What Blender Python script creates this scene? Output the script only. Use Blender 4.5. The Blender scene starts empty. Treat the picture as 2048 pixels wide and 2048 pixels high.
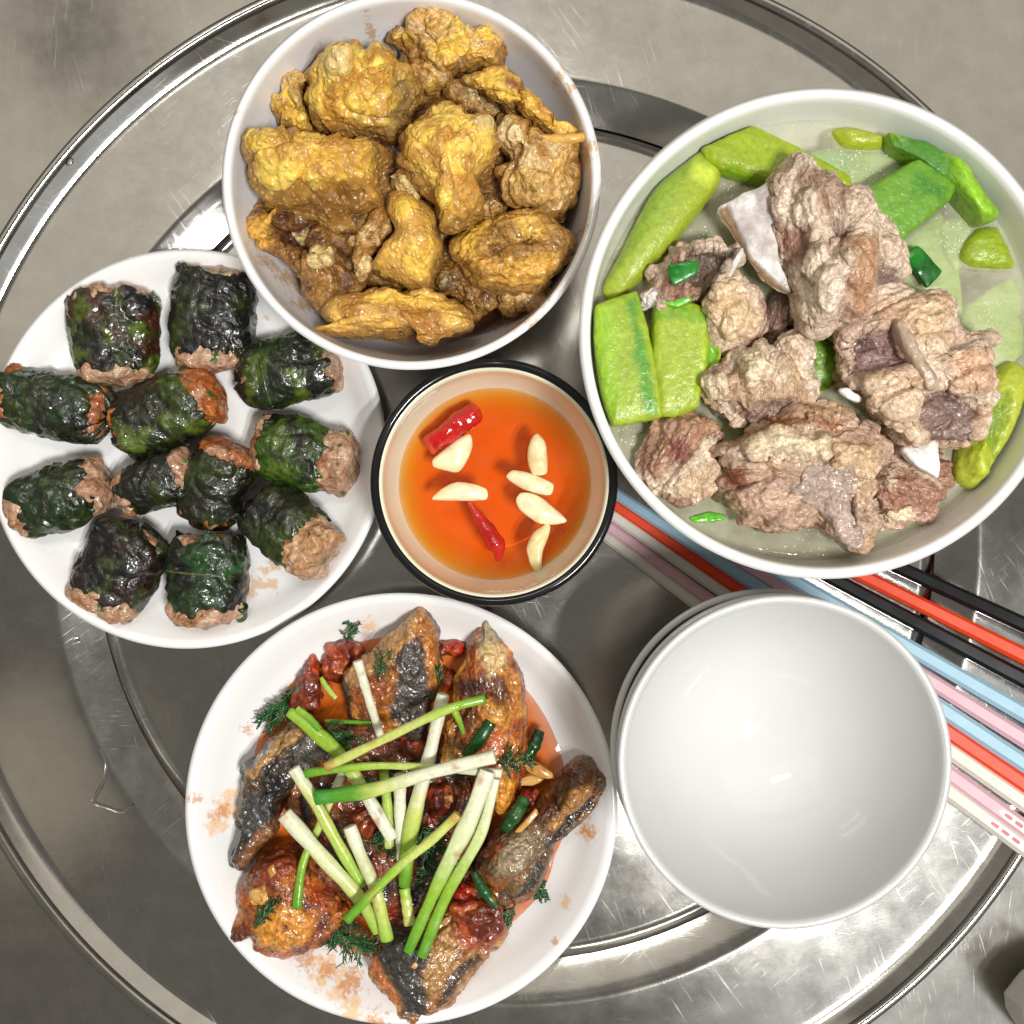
import bpy, math
import numpy as np

# ------------------------------------------------------------------ camera, world, lamps, exposure
H = 0.43                                    # camera height above the tray floor
K = H / 2048.0                              # metres per photo pixel at the tray floor (53 degree view)
S = bpy.context.scene
cam = bpy.data.cameras.new("camera"); cam.lens = 36.0; cam.sensor_width = 36.0
cam.clip_start = 0.01; cam.clip_end = 50
cam_o = bpy.data.objects.new("camera", cam); S.collection.objects.link(cam_o)
cam_o.location = (0, 0, H); S.camera = cam_o

W = bpy.data.worlds.new("World"); S.world = W; W.use_nodes = True
W.node_tree.nodes["Background"].inputs[0].default_value = (1.0, 0.95, 0.86, 1)
W.node_tree.nodes["Background"].inputs[1].default_value = 0.15

def area(name, loc, target, sx, sy, power, col):
    l = bpy.data.lights.new(name, 'AREA'); l.shape = 'RECTANGLE'; l.size = sx; l.size_y = sy
    l.energy = power; l.color = col
    o = bpy.data.objects.new(name, l); S.collection.objects.link(o); o.location = loc
    from mathutils import Vector
    d = Vector(target) - Vector(loc); o.rotation_euler = d.to_track_quat('-Z', 'Y').to_euler()
    return o
for dx, dy in ((-0.065, 0.038), (0.065, -0.038)):      # twin ceiling tubes
    k = area("key_lamp", (0.45+dx, -0.41+dy, 1.45), (0.45+dx, -0.41+dy, 0), 0.32, 0.045, 9.6, (1.0, 0.985, 0.965))
    k.rotation_euler = (0, 0, math.radians(60))
area("sheen_panel", (1.15, -0.95, 1.50), (0.1, -0.1, 0), 1.3, 1.3, 2.0, (0.93, 0.97, 1.0))  # added broad panel, gives the lower right steel its white reflection
area("ceiling_fill", (-0.1, 1.15, 1.70), (0, 0.4, 0), 3.4, 1.6, 9.0, (1.0, 0.92, 0.78))  # added soft fill panel standing in for the beige ceiling mirrored in the flange
area("tube_lamp", (-0.20, 0.64, 1.60), (0, 0, 0), 0.45, 0.08, 2.6, (1.0, 0.98, 0.94))
area("wall_lamp", (-0.89, -0.49, 1.50), (0, 0, 0), 0.30, 0.30, 0.07, (1.0, 0.86, 0.62))

S.render.engine = 'CYCLES'
S.view_settings.view_transform = 'Standard'; S.view_settings.look = 'None'
S.view_settings.gamma = 1.0; S.view_settings.use_curve_mapping = False
S.view_settings.exposure = 0.38
S.cycles.transparent_max_bounces = 12
S.cycles.max_bounces = 7; S.cycles.diffuse_bounces = 3; S.cycles.glossy_bounces = 3

# ------------------------------------------------------------------ helpers
C = S.collection
rng = np.random.default_rng(7)

def lin(r, g, b):
    f = lambda c: (c/255/12.92) if c/255 <= 0.04045 else ((c/255+0.055)/1.055)**2.4
    return np.array([f(r), f(g), f(b)])

def zoomer(x0, y0, s): return lambda pts: [(x0+s*x, y0+s*y) for x, y in pts]
ZC = zoomer(420, 0, 800/1932); ZS = zoomer(1140, 160, 908/1754); ZR = zoomer(0, 460, 800/1797)
ZF = zoomer(360, 1180, 880/1932); ZD = zoomer(720, 700, 540/1932)
def un(px, py, z=0.0):
    f = K*(H-z)/H
    return np.array([(px-1024)*f, (1024-py)*f, z])
def proj(v):
    f = H/(K*(H-v[:, 2]))
    return np.stack([1024+v[:, 0]*f, 1024-v[:, 1]*f], 1)

_perm = np.random.default_rng(3).permutation(256); _perm = np.concatenate([_perm, _perm, _perm])
_g = np.random.default_rng(4).normal(size=(256, 3)); _g /= np.linalg.norm(_g, axis=1)[:, None]
def pn(p, seed=0.0):
    p = p + seed*17.31
    i = np.floor(p).astype(int); f = p-i; i &= 255
    u = f*f*f*(f*(f*6-15)+10); out = 0
    for dx in (0, 1):
        for dy in (0, 1):
            for dz in (0, 1):
                h = _perm[_perm[_perm[i[:, 0]+dx]+i[:, 1]+dy]+i[:, 2]+dz]
                d = (_g[h]*(f-np.array([dx, dy, dz]))).sum(1)
                w = (u[:, 0] if dx else 1-u[:, 0])*(u[:, 1] if dy else 1-u[:, 1])*(u[:, 2] if dz else 1-u[:, 2])
                out = out+w*d
    return out*1.5
def fbm(p, seed=0.0, o=3):
    r = 0; a = 1.0
    for k in range(o): r = r+a*pn(p*2**k, seed+k); a *= 0.5
    return r/1.5
def ridge(p, seed=0.0, o=3):
    r = 0; a = 1.0
    for k in range(o): r = r+a*(1-2*np.abs(pn(p*2**k, seed+k))); a *= 0.5
    return r/1.75
def sstep(a, b, x):
    t = np.clip((x-a)/(b-a), 0, 1); return t*t*(3-2*t)
def mixc(c, d, m): return c*(1-m[:, None])+np.asarray(d)*m[:, None]

def catmull(P, n, closed=True, sharp=0.5):
    P = np.array(P, float); m = len(P); out = []
    segs = m if closed else m-1
    for i in range(segs):
        if closed: a, b, c, d = P[i-1], P[i], P[(i+1) % m], P[(i+2) % m]
        else: a, b, c, d = P[max(i-1, 0)], P[i], P[i+1], P[min(i+2, m-1)]
        t = np.linspace(0, 1, 14, endpoint=False)[:, None]
        m1 = (c-a)*sharp; m2 = (d-b)*sharp
        out.append((2*t**3-3*t**2+1)*b+(t**3-2*t**2+t)*m1+(-2*t**3+3*t**2)*c+(t**3-t**2)*m2)
    Q = np.concatenate(out)
    if closed: Q = np.vstack([Q, Q[:1]])
    else: Q = np.vstack([Q, P[-1:]])
    L = np.concatenate([[0], np.cumsum(np.linalg.norm(np.diff(Q, axis=0), axis=1))])
    s = np.linspace(0, L[-1], n, endpoint=not closed)
    return np.stack([np.interp(s, L, Q[:, k]) for k in range(Q.shape[1])], 1)

def sdist(q, poly):                          # signed distance (positive inside), pixels
    poly = np.array(poly, float); n = len(poly); d = np.full(len(q), 1e9); ins = np.zeros(len(q), bool)
    for i in range(n):
        a, b = poly[i], poly[(i+1) % n]; ab = b-a
        t = np.clip(((q-a)@ab)/(ab@ab+1e-9), 0, 1)
        d = np.minimum(d, np.linalg.norm(q-(a+t[:, None]*ab), axis=1))
        cond = ((a[1] > q[:, 1]) != (b[1] > q[:, 1]))
        xi = a[0]+(q[:, 1]-a[1])/(b[1]-a[1]+1e-12)*(b[0]-a[0])
        ins ^= cond & (q[:, 0] < xi)
    return np.where(ins, d, -d)

def tag(o, label=None, cat=None, group=None, kind=None):
    if label: o["label"] = label
    if cat: o["category"] = cat
    if group: o["group"] = group
    if kind: o["kind"] = kind
    return o
def empty(name, loc):
    o = bpy.data.objects.new(name, None); C.objects.link(o); o.location = loc
    o.empty_display_size = 0.01
    return o
def mesh_obj(name, V, F, mat, parent=None, col=None, smooth=True, loc=None):
    V = np.asarray(V, float)
    if parent is not None:
        org = np.zeros(3); p = parent
        while p is not None: org = org+np.array(p.location); p = p.parent
    else:
        org = np.array([V[:, 0].mean(), V[:, 1].mean(), V[:, 2].min()]) if loc is None else np.array(loc, float)
    me = bpy.data.meshes.new(name)
    me.from_pydata((V-org).tolist(), [], F if isinstance(F, list) else F.tolist())
    if smooth: me.shade_smooth()
    if col is not None:
        a = me.color_attributes.new("col", 'FLOAT_COLOR', 'POINT')
        a.data.foreach_set("color", np.concatenate([np.clip(col, 0, 1), np.ones((len(V), 1))], 1).astype(np.float32).ravel())
    me.materials.append(mat)
    o = bpy.data.objects.new(name, me); C.objects.link(o)
    if parent is not None: o.parent = parent
    else: o.location = org
    return o

def grid_faces(rows, n, closed=True):
    r, c = np.meshgrid(np.arange(rows-1), np.arange(n if closed else n-1), indexing='ij')
    a = r*n+c; b = r*n+(c+1) % n
    return np.stack([a, b, b+n, a+n], -1).reshape(-1, 4)
def vnormals(V, quads, tris):
    N = np.zeros_like(V)
    fn = np.cross(V[quads[:, 2]]-V[quads[:, 0]], V[quads[:, 3]]-V[quads[:, 1]])
    for k in range(4): np.add.at(N, quads[:, k], fn)
    if len(tris):
        fn = np.cross(V[tris[:, 1]]-V[tris[:, 0]], V[tris[:, 2]]-V[tris[:, 0]])
        for k in range(3): np.add.at(N, tris[:, k], fn)
    return N/(np.linalg.norm(N, axis=1)[:, None]+1e-12)

# ------------------------------------------------------------------ materials
def new_mat(name):
    m = bpy.data.materials.new(name); m.use_nodes = True
    nt = m.node_tree; b = nt.nodes["Principled BSDF"]
    return m, nt, b
def nd(nt, t, **kw):
    n = nt.nodes.new(t)
    for k, v in kw.items(): setattr(n, k, v)
    return n
def lk(nt, a, b): nt.links.new(a, b)
def coords(nt, scale=(1, 1, 1), rot=(0, 0, 0)):
    tc = nd(nt, 'ShaderNodeTexCoord'); mp = nd(nt, 'ShaderNodeMapping')
    mp.inputs['Scale'].default_value = scale
    if any(rot):
        m0 = nd(nt, 'ShaderNodeMapping'); m0.inputs['Rotation'].default_value = rot
        lk(nt, tc.outputs['Object'], m0.inputs['Vector']); lk(nt, m0.outputs['Vector'], mp.inputs['Vector'])
    else: lk(nt, tc.outputs['Object'], mp.inputs['Vector'])
    return mp.outputs['Vector']
def noise(nt, vec, scale, detail=4, rough=0.6, dist=0.0):
    n = nd(nt, 'ShaderNodeTexNoise'); n.inputs['Scale'].default_value = scale
    n.inputs['Detail'].default_value = detail; n.inputs['Roughness'].default_value = rough
    n.inputs['Distortion'].default_value = dist
    if vec is not None: lk(nt, vec, n.inputs['Vector'])
    return n.outputs['Fac']
def math_n(nt, op, a, b=None):
    n = nd(nt, 'ShaderNodeMath', operation=op)
    for i, v in enumerate((a, b)):
        if v is None: continue
        if isinstance(v, (int, float)): n.inputs[i].default_value = v
        else: lk(nt, v, n.inputs[i])
    return n.outputs[0]
def mrange(nt, v, a, b, c=0.0, d=1.0, smooth=False):
    n = nd(nt, 'ShaderNodeMapRange'); n.interpolation_type = 'SMOOTHSTEP' if smooth else 'LINEAR'
    lk(nt, v, n.inputs[0])
    for i, x in enumerate((a, b, c, d)): n.inputs[i+1].default_value = x
    return n.outputs[0]
def mixcol(nt, fac, a, b, blend='MIX'):
    n = nd(nt, 'ShaderNodeMix', data_type='RGBA', blend_type=blend)
    for s, v in ((n.inputs[0], fac), (n.inputs[6], a), (n.inputs[7], b)):
        if isinstance(v, (int, float)): s.default_value = v
        elif isinstance(v, (tuple, list, np.ndarray)): s.default_value = tuple(v)[:3]+(1,)
        else: lk(nt, v, s)
    return n.outputs[2]
def bump(nt, h, strength, dist, normal=None):
    n = nd(nt, 'ShaderNodeBump'); n.inputs['Strength'].default_value = strength
    n.inputs['Distance'].default_value = dist; lk(nt, h, n.inputs['Height'])
    if normal is not None: lk(nt, normal, n.inputs['Normal'])
    return n.outputs['Normal']

def food(name, rough=0.4, bs=500, bd=0.0008, bst=0.6, sss=0.0, sssr=0.003, coat=0.0, cn=0.25, cns=700,
         pimples=0, spec=0.5, rvar=0.2, stretch=None, cf=0.9):
    m, nt, b = new_mat(name)
    at = nd(nt, 'ShaderNodeAttribute', attribute_name="col")
    v = coords(nt, stretch or (1, 1, 1))
    n1 = noise(nt, v, cns, 5, 0.65)
    fac = mrange(nt, n1, 0.3, 0.7, 1-cn*1.3, 1+cn)
    mul = nd(nt, 'ShaderNodeVectorMath', operation='SCALE')
    lk(nt, at.outputs['Color'], mul.inputs[0]); lk(nt, fac, mul.inputs['Scale'])
    lk(nt, mul.outputs[0], b.inputs['Base Color'])
    n2 = noise(nt, v, bs, 3, 0.5)
    nrm = bump(nt, n2, bst, bd)
    cnrm = bump(nt, noise(nt, v, bs*cf, 1.5, 0.45), 0.9, bd*0.9)
    if pimples:
        vo = nd(nt, 'ShaderNodeTexVoronoi'); vo.inputs['Scale'].default_value = pimples
        lk(nt, coords(nt), vo.inputs['Vector'])
        hh = mrange(nt, vo.outputs['Distance'], 0.05, 0.5, 1.0, 0.0, True)
        mul2 = mixcol(nt, math_n(nt, 'MULTIPLY', hh, 0.32), mul.outputs[0], lin(254, 222, 140))
        sp_m = mrange(nt, noise(nt, v, 330, 3, 0.6), 0.70, 0.74, 0, 0.6)
        mul2 = mixcol(nt, sp_m, mul2, lin(84, 44, 14)); lk(nt, mul2, b.inputs['Base Color'])
        nrm = bump(nt, hh, 0.6, 0.0008, nrm); cnrm = bump(nt, hh, 0.6, 0.0007, cnrm)
    lk(nt, nrm, b.inputs['Normal'])
    n3 = noise(nt, v, bs*0.35, 3)
    lk(nt, mrange(nt, n3, 0.35, 0.65, max(0.04, rough-rvar), rough+rvar), b.inputs['Roughness'])
    b.inputs['Specular IOR Level'].default_value = spec
    if sss:
        b.inputs['Subsurface Weight'].default_value = sss
        b.inputs['Subsurface Radius'].default_value = (1.0, 0.6, 0.35)
        b.inputs['Subsurface Scale'].default_value = sssr
    if coat:
        b.inputs['Coat Weight'].default_value = coat; b.inputs['Coat Roughness'].default_value = 0.10
        lk(nt, cnrm, b.inputs['Coat Normal'])
    return m

def ceramic(name, colr, rough=0.12, stains=None):
    m, nt, b = new_mat(name)
    v = coords(nt)
    c = mixcol(nt, mrange(nt, noise(nt, v, 18, 3), 0.35, 0.65), tuple(np.array(colr)*0.965), tuple(colr))
    rg = mrange(nt, noise(nt, v, 45, 4), 0.3, 0.7, rough*0.7, rough*1.6)
    if stains:
        for sc, spots in stains:
            acc = None
            for (x, y, r) in spots:
                d = nd(nt, 'ShaderNodeVectorMath', operation='DISTANCE')
                mm = nd(nt, 'ShaderNodeVectorMath', operation='MULTIPLY'); lk(nt, v, mm.inputs[0]); mm.inputs[1].default_value = (1, 1, 0)
                lk(nt, mm.outputs[0], d.inputs[0]); d.inputs[1].default_value = (x, y, 0)
                f = mrange(nt, d.outputs['Value'], r, 0.0, 0.0, 1.0)
                acc = f if acc is None else math_n(nt, 'MAXIMUM', acc, f)
            thr = math_n(nt, 'ADD', math_n(nt, 'MULTIPLY', acc, 0.42), noise(nt, v, sc[1], 5, 0.7))
            mk = mrange(nt, thr, 0.70, 0.86, 0.0, sc[2], True)
            mk = math_n(nt, 'MULTIPLY', mk, mrange(nt, acc, 0.0, 0.15))
            c = mixcol(nt, mk, c, sc[0])
    lk(nt, c, b.inputs['Base Color']); lk(nt, rg, b.inputs['Roughness'])
    lk(nt, bump(nt, noise(nt, v, 60, 3), 0.05, 0.001), b.inputs['Normal'])
    return m

def steel(name, rough, tint, scr=1.0, dirs=(0.35, -0.9, 1.25), seed=0.0):
    m, nt, b = new_mat(name)
    b.inputs['Metallic'].default_value = 1.0
    v = coords(nt)
    mott = noise(nt, v, 70, 7, 0.7); mott2 = noise(nt, v, 6, 4, 0.6)
    h = None; mask = None
    for i, a in enumerate(dirs):
        vv = coords(nt, (1.0, 30.0, 1.0), (0, 0, a+seed))
        n = noise(nt, vv, 34+17*i, 2, 0.5, 0.25)
        l = mrange(nt, n, 0.64, 0.74, 0.0, 1.0)
        br = mrange(nt, noise(nt, coords(nt, (1, 1, 1), (0, 0, a)), 26, 3), 0.48, 0.62)
        l = math_n(nt, 'MULTIPLY', l, br)
        mask = l if mask is None else math_n(nt, 'MAXIMUM', mask, l)
    for i, a in enumerate((0.7, -0.25)):
        vv = coords(nt, (1.0, 60.0, 1.0), (0, 0, a-seed))
        n = noise(nt, vv, 60, 2, 0.5)
        h = n if h is None else math_n(nt, 'ADD', h, n)
    fine = noise(nt, v, 900, 3)
    base = mixcol(nt, mrange(nt, mott, 0.3, 0.7), tuple(np.array(tint)*0.80), tint)
    base = mixcol(nt, mrange(nt, mott2, 0.35, 0.65, 0, 0.25), base, tuple(np.array(tint)*0.8))
    base = mixcol(nt, math_n(nt, 'MULTIPLY', mask, 0.3*scr), base, (0.86, 0.86, 0.84))
    lk(nt, base, b.inputs['Base Color'])
    r = math_n(nt, 'ADD', mrange(nt, mott, 0.3, 0.7, rough-0.015, rough+0.025), math_n(nt, 'MULTIPLY', mask, 0.16*scr))
    lk(nt, r, b.inputs['Roughness'])
    hh = math_n(nt, 'ADD', math_n(nt, 'MULTIPLY', h, 0.35), math_n(nt, 'ADD', math_n(nt, 'MULTIPLY', mask, 0.9*scr), math_n(nt, 'MULTIPLY', fine, 0.25)))
    lk(nt, bump(nt, hh, 0.035, 0.0006), b.inputs['Normal'])
    return m

M = {}
M['tray'] = steel("tray_steel", 0.125, (0.52, 0.505, 0.47), 0.6, (0.95, 1.25, -0.7, 0.1))
M['table'] = steel("table_steel", 0.17, (0.49, 0.47, 0.43), 0.6, (1.45, 1.62, 1.2), 0.1)
M['white'] = ceramic("white_porcelain", (0.84, 0.84, 0.835))
M['white_cool'] = ceramic("glazed_white_porcelain", (0.62, 0.625, 0.61), 0.045)
M['cream'] = ceramic("cream_glaze", (0.82, 0.80, 0.60), 0.08)
M['black_glaze'] = ceramic("black_glaze", (0.008, 0.008, 0.009), 0.10)
M['chicken'] = food("braised_chicken_skin", 0.36, 260, 0.0009, 0.7, 0.0, 0.002, 0.32, 0.24, 420, pimples=480, rvar=0.14)
M['chicken_flesh'] = food("braised_chicken_flesh", 0.4, 300, 0.0024, 0.9, 0.0, 0.002, 0.6, 0.42, 600, rvar=0.15)
M['pork'] = food("boiled_pork", 0.42, 300, 0.0020, 0.9, 0.0, 0.003, 0.28, 0.38, 700, rvar=0.15)
M['bone'] = food("cooked_bone", 0.36, 500, 0.0008, 0.5, 0.0, 0.002, 0.2, 0.2, 300)
M['gourd'] = food("cooked_gourd", 0.38, 520, 0.0007, 0.7, 0.35, 0.005, 0.12, 0.16, 420, rvar=0.1)
M['leaf'] = food("charred_leaf", 0.38, 260, 0.0018, 0.9, 0.0, 0.002, 0.6, 0.6, 260, rvar=0.14, cf=0.8)
M['mince'] = food("grilled_minced_meat", 0.34, 300, 0.0024, 0.9, 0.0, 0.002, 0.5, 0.34, 600, rvar=0.15)
M['fish'] = food("fried_fish", 0.38, 320, 0.0022, 0.9, 0.0, 0.002, 0.75, 0.5, 520, rvar=0.14, cf=1.0)
M['tomato'] = food("stewed_tomato", 0.34, 260, 0.0018, 0.9, 0.0, 0.003, 0.6, 0.45, 300, rvar=0.1)
M['scallion'] = food("scallion", 0.28, 400, 0.0004, 0.4, 0.15, 0.002, 0.15, 0.12, 500)
M['herb'] = food("herb", 0.35, 900, 0.0004, 0.4, 0.0, 0.002, 0.3, 0.3, 900)
M['garlic'] = food("garlic", 0.22, 350, 0.0003, 0.3, 0.4, 0.003, 0.2, 0.06, 400, rvar=0.08)
M['chili'] = food("chili", 0.16, 250, 0.0008, 0.5, 0.0, 0.002, 0.5, 0.12, 300, rvar=0.08)

def plastic(name, c, rough=0.28):
    m, nt, b = new_mat(name)
    v = coords(nt)
    lk(nt, mixcol(nt, mrange(nt, noise(nt, v, 90, 4), 0.35, 0.65), tuple(np.array(c)*0.92), tuple(c)), b.inputs['Base Color'])
    lk(nt, mrange(nt, noise(nt, v, 40, 3), 0.3, 0.7, rough-0.04, rough+0.06), b.inputs['Roughness'])
    b.inputs['Specular IOR Level'].default_value = 0.3
    return m

def upm0(nt):
    ge = nd(nt, 'ShaderNodeNewGeometry'); sx = nd(nt, 'ShaderNodeSeparateXYZ'); lk(nt, ge.outputs['True Normal'], sx.inputs[0])
    return math_n(nt, 'MULTIPLY', mrange(nt, sx.outputs['Z'], 0.3, 0.5), math_n(nt, 'SUBTRACT', 1.0, ge.outputs['Backfacing']))
def liquid(name, volume_col, density, tint=(1, 1, 1), milky=0.0, milk_col=(1, 1, 1), ripple=0.15):
    m, nt, b = new_mat(name); out = nt.nodes["Material Output"]
    tr = nd(nt, 'ShaderNodeBsdfTransparent'); tr.inputs[0].default_value = tuple(tint)+(1,)
    gl = nd(nt, 'ShaderNodeBsdfGlossy'); gl.inputs['Roughness'].default_value = 0.05
    df = nd(nt, 'ShaderNodeBsdfDiffuse')
    v = coords(nt)
    nrm = bump(nt, noise(nt, v, 55, 3), ripple, 0.002); lk(nt, nrm, gl.inputs['Normal'])
    c = mixcol(nt, mrange(nt, noise(nt, v, 30, 4), 0.35, 0.65), tuple(np.array(milk_col)*0.85), tuple(milk_col))
    lk(nt, c, df.inputs[0])
    m1 = nd(nt, 'ShaderNodeMixShader'); lk(nt, tr.outputs[0], m1.inputs[1]); lk(nt, df.outputs[0], m1.inputs[2])
    mk = mrange(nt, noise(nt, v, 90, 5, 0.6), 0.3, 0.7, max(0, milky-0.12), milky+0.12)
    if milky: lk(nt, math_n(nt, 'MULTIPLY', mk, upm0(nt)), m1.inputs[0])
    else: m1.inputs[0].default_value = 0
    fr = nd(nt, 'ShaderNodeFresnel'); fr.inputs[0].default_value = 1.33; lk(nt, nrm, fr.inputs['Normal'])
    ge = nd(nt, 'ShaderNodeNewGeometry'); sx = nd(nt, 'ShaderNodeSeparateXYZ'); lk(nt, ge.outputs['True Normal'], sx.inputs[0])
    upm = mrange(nt, sx.outputs['Z'], 0.35, 0.6)
    upm = math_n(nt, 'MULTIPLY', upm, math_n(nt, 'SUBTRACT', 1.0, ge.outputs['Backfacing']))
    m2 = nd(nt, 'ShaderNodeMixShader'); lk(nt, math_n(nt, 'MULTIPLY', fr.outputs[0], upm), m2.inputs[0])
    lk(nt, m1.outputs[0], m2.inputs[1]); lk(nt, gl.outputs[0], m2.inputs[2])
    lk(nt, m2.outputs[0], out.inputs['Surface'])
    if density:
        va = nd(nt, 'ShaderNodeVolumeAbsorption'); va.inputs[0].default_value = tuple(volume_col)+(1,)
        va.inputs[1].default_value = density; lk(nt, va.outputs[0], out.inputs['Volume'])
    return m

# ------------------------------------------------------------------ shape builders
def lathe(name, prof, cen, mat, seg=160, parent=None, sub=6, sharp=0.5, closed=False):
    prof = np.array(prof, float)
    if sub > 1: prof = catmull(prof, len(prof)*sub, False, sharp)
    a = np.linspace(0, 2*math.pi, seg, endpoint=False)
    V = []; 
    for r, z in prof: V.append(np.stack([cen[0]+max(r, 1e-5)*np.cos(a), cen[1]+max(r, 1e-5)*np.sin(a), np.full(seg, cen[2]+z)], 1))
    F = grid_faces(len(prof), seg).tolist()
    return mesh_obj(name, np.concatenate(V), F, mat, parent, loc=cen)

def blob(name, pts, zw, up, down, mat, parent=None, seed=1.0, N=170, MU=40, MD=7, p=2.3, pd=2.6, disp=(), cols=((0.5, 0.5, 0.5),),
         cfreq=60.0, zones=(), feats=(), edge=0.0, edgef=120.0, tilt=(0, 0), stretch=None, sharp=0.5, bottom_mix=None, label=None, cat=None, group=None, cvar=0.22):
    """closed lump grown from an outline (photo pixels at the height zw of its widest level)"""
    ol = catmull(pts, N, True, sharp)
    f = K*(H-zw)/H
    ol = np.stack([(ol[:, 0]-1024)*f, (1024-ol[:, 1])*f], 1)
    if edge:
        e3 = np.concatenate([ol*edgef, np.zeros((N, 1))], 1)
        cen0 = ol.mean(0); dirv = ol-cen0; dirv /= np.linalg.norm(dirv, axis=1)[:, None]
        ol = ol+dirv*(fbm(e3, seed+5, 3)*edge)[:, None]
    x, y = ol[:, 0], ol[:, 1]; cr = x*np.roll(y, -1)-np.roll(x, -1)*y
    A = cr.sum()/2; c = np.array([((x+np.roll(x, -1))*cr).sum(), ((y+np.roll(y, -1))*cr).sum()])/(6*A)
    if A < 0: ol = ol[::-1]
    rows = []
    for j in range(MD, 0, -1):
        a = j/(MD+0.6)*math.pi/2; rows.append((math.cos(a)**(2/pd), -math.sin(a)**(2/pd)*down))
    for j in range(0, MU):
        a = j/MU*math.pi/2; rows.append((math.cos(a)**(2/p), math.sin(a)**(2/p)*up))
    V = []; T = []
    for s, z in rows:
        q = c+(ol-c)*s
        V.append(np.concatenate([q, np.full((N, 1), zw+z)], 1)); T.append(np.full(N, max(z, 0)/max(up, 1e-6)))
    V = np.concatenate(V); T = np.concatenate(T)
    nb = len(V)
    V = np.vstack([V, [[c[0], c[1], zw-down]], [[c[0], c[1], zw+up]]]); T = np.concatenate([T, [0, 1]])
    Q = grid_faces(len(rows), N); i = np.arange(N)
    tb = np.stack([np.full(N, nb), (i+1) % N, i], 1); l = (len(rows)-1)*N
    tt = np.stack([np.full(N, nb+1), l+i, l+(i+1) % N], 1)
    tri = np.vstack([tb, tt])
    V[:, 2] += ((V[:, 0]-c[0])*tilt[0]+(V[:, 1]-c[1])*tilt[1])
    top = sstep(0.02, 0.35, T)
    if feats:
        px = proj(V)
        for fx, fy, fr, dh in feats:
            V[:, 2] += dh*top*np.exp(-((px[:, 0]-fx)**2+(px[:, 1]-fy)**2)/fr**2)
    px = proj(V)
    zm = []
    for zn in zones:
        poly, colr, dz, soft = zn[:4]
        wob = fbm(np.concatenate([px*0.035, np.zeros((len(px), 1))], 1), seed+9, 3)*(zn[4] if len(zn) > 4 else 10)
        mk = sstep(-soft, soft, sdist(px, poly)+wob)
        zm.append(mk)
        if dz: V[:, 2] += dz*mk*top
    Nn = vnormals(V, Q, tri)
    d = 0
    P0 = V.copy()
    if stretch is not None:
        ang, k = stretch; ca, sa = math.cos(ang), math.sin(ang)
        u = P0[:, 0]*ca+P0[:, 1]*sa; w = -P0[:, 0]*sa+P0[:, 1]*ca
        P0 = np.stack([u/k, w, P0[:, 2]], 1)
    rawd = np.zeros(len(V))
    for kind, fr, amp in disp:
        if kind == 'f': t = fbm(P0*fr, seed, 3)
        elif kind == 'r': t = ridge(P0*fr+0.35*fbm(V*fr*0.7, seed+3, 2)[:, None], seed+2, 3)
        elif kind == 'c': t = -np.clip(1-np.abs(pn(P0*fr, seed+4))*7, 0, 1)
        elif kind == 'B': t = np.abs(pn(P0*fr+0.25*fbm(V*fr*0.6, seed+13, 2)[:, None], seed+11))*2.2-0.55
        elif kind == 'b': t = np.clip(pn(V*fr, seed+6), 0, 1)*2
        d = d+amp*t
    V = V+Nn*np.asarray(d).reshape(-1, 1) if len(disp) else V
    cols = [np.asarray(q) for q in cols]
    col = np.tile(cols[0], (len(V), 1))
    for k in range(1, len(cols)):
        m = sstep(-0.05, 0.30, fbm(P0*cfreq, seed+20+k*3.7, 4)+0.05)
        col = mixc(col, cols[k], m)
    col = col*(1+cvar*fbm(P0*cfreq*5, seed+77, 3))[:, None]
    for zn, mk in zip(zones, zm):
        if zn[1] is not None:
            cc = np.asarray(zn[1]); var = 1+min(0.35, cvar*1.6)*fbm(P0*cfreq*3, seed+40, 3)
            col = col*(1-mk[:, None])+cc[None, :]*var[:, None]*mk[:, None]
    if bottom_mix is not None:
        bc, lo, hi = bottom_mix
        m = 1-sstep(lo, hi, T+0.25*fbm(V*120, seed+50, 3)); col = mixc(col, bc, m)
    F = Q.tolist()+tri.tolist()
    o = mesh_obj(name, V, F, mat, parent, col)
    if label: tag(o, label, cat, group)
    return o

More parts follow.
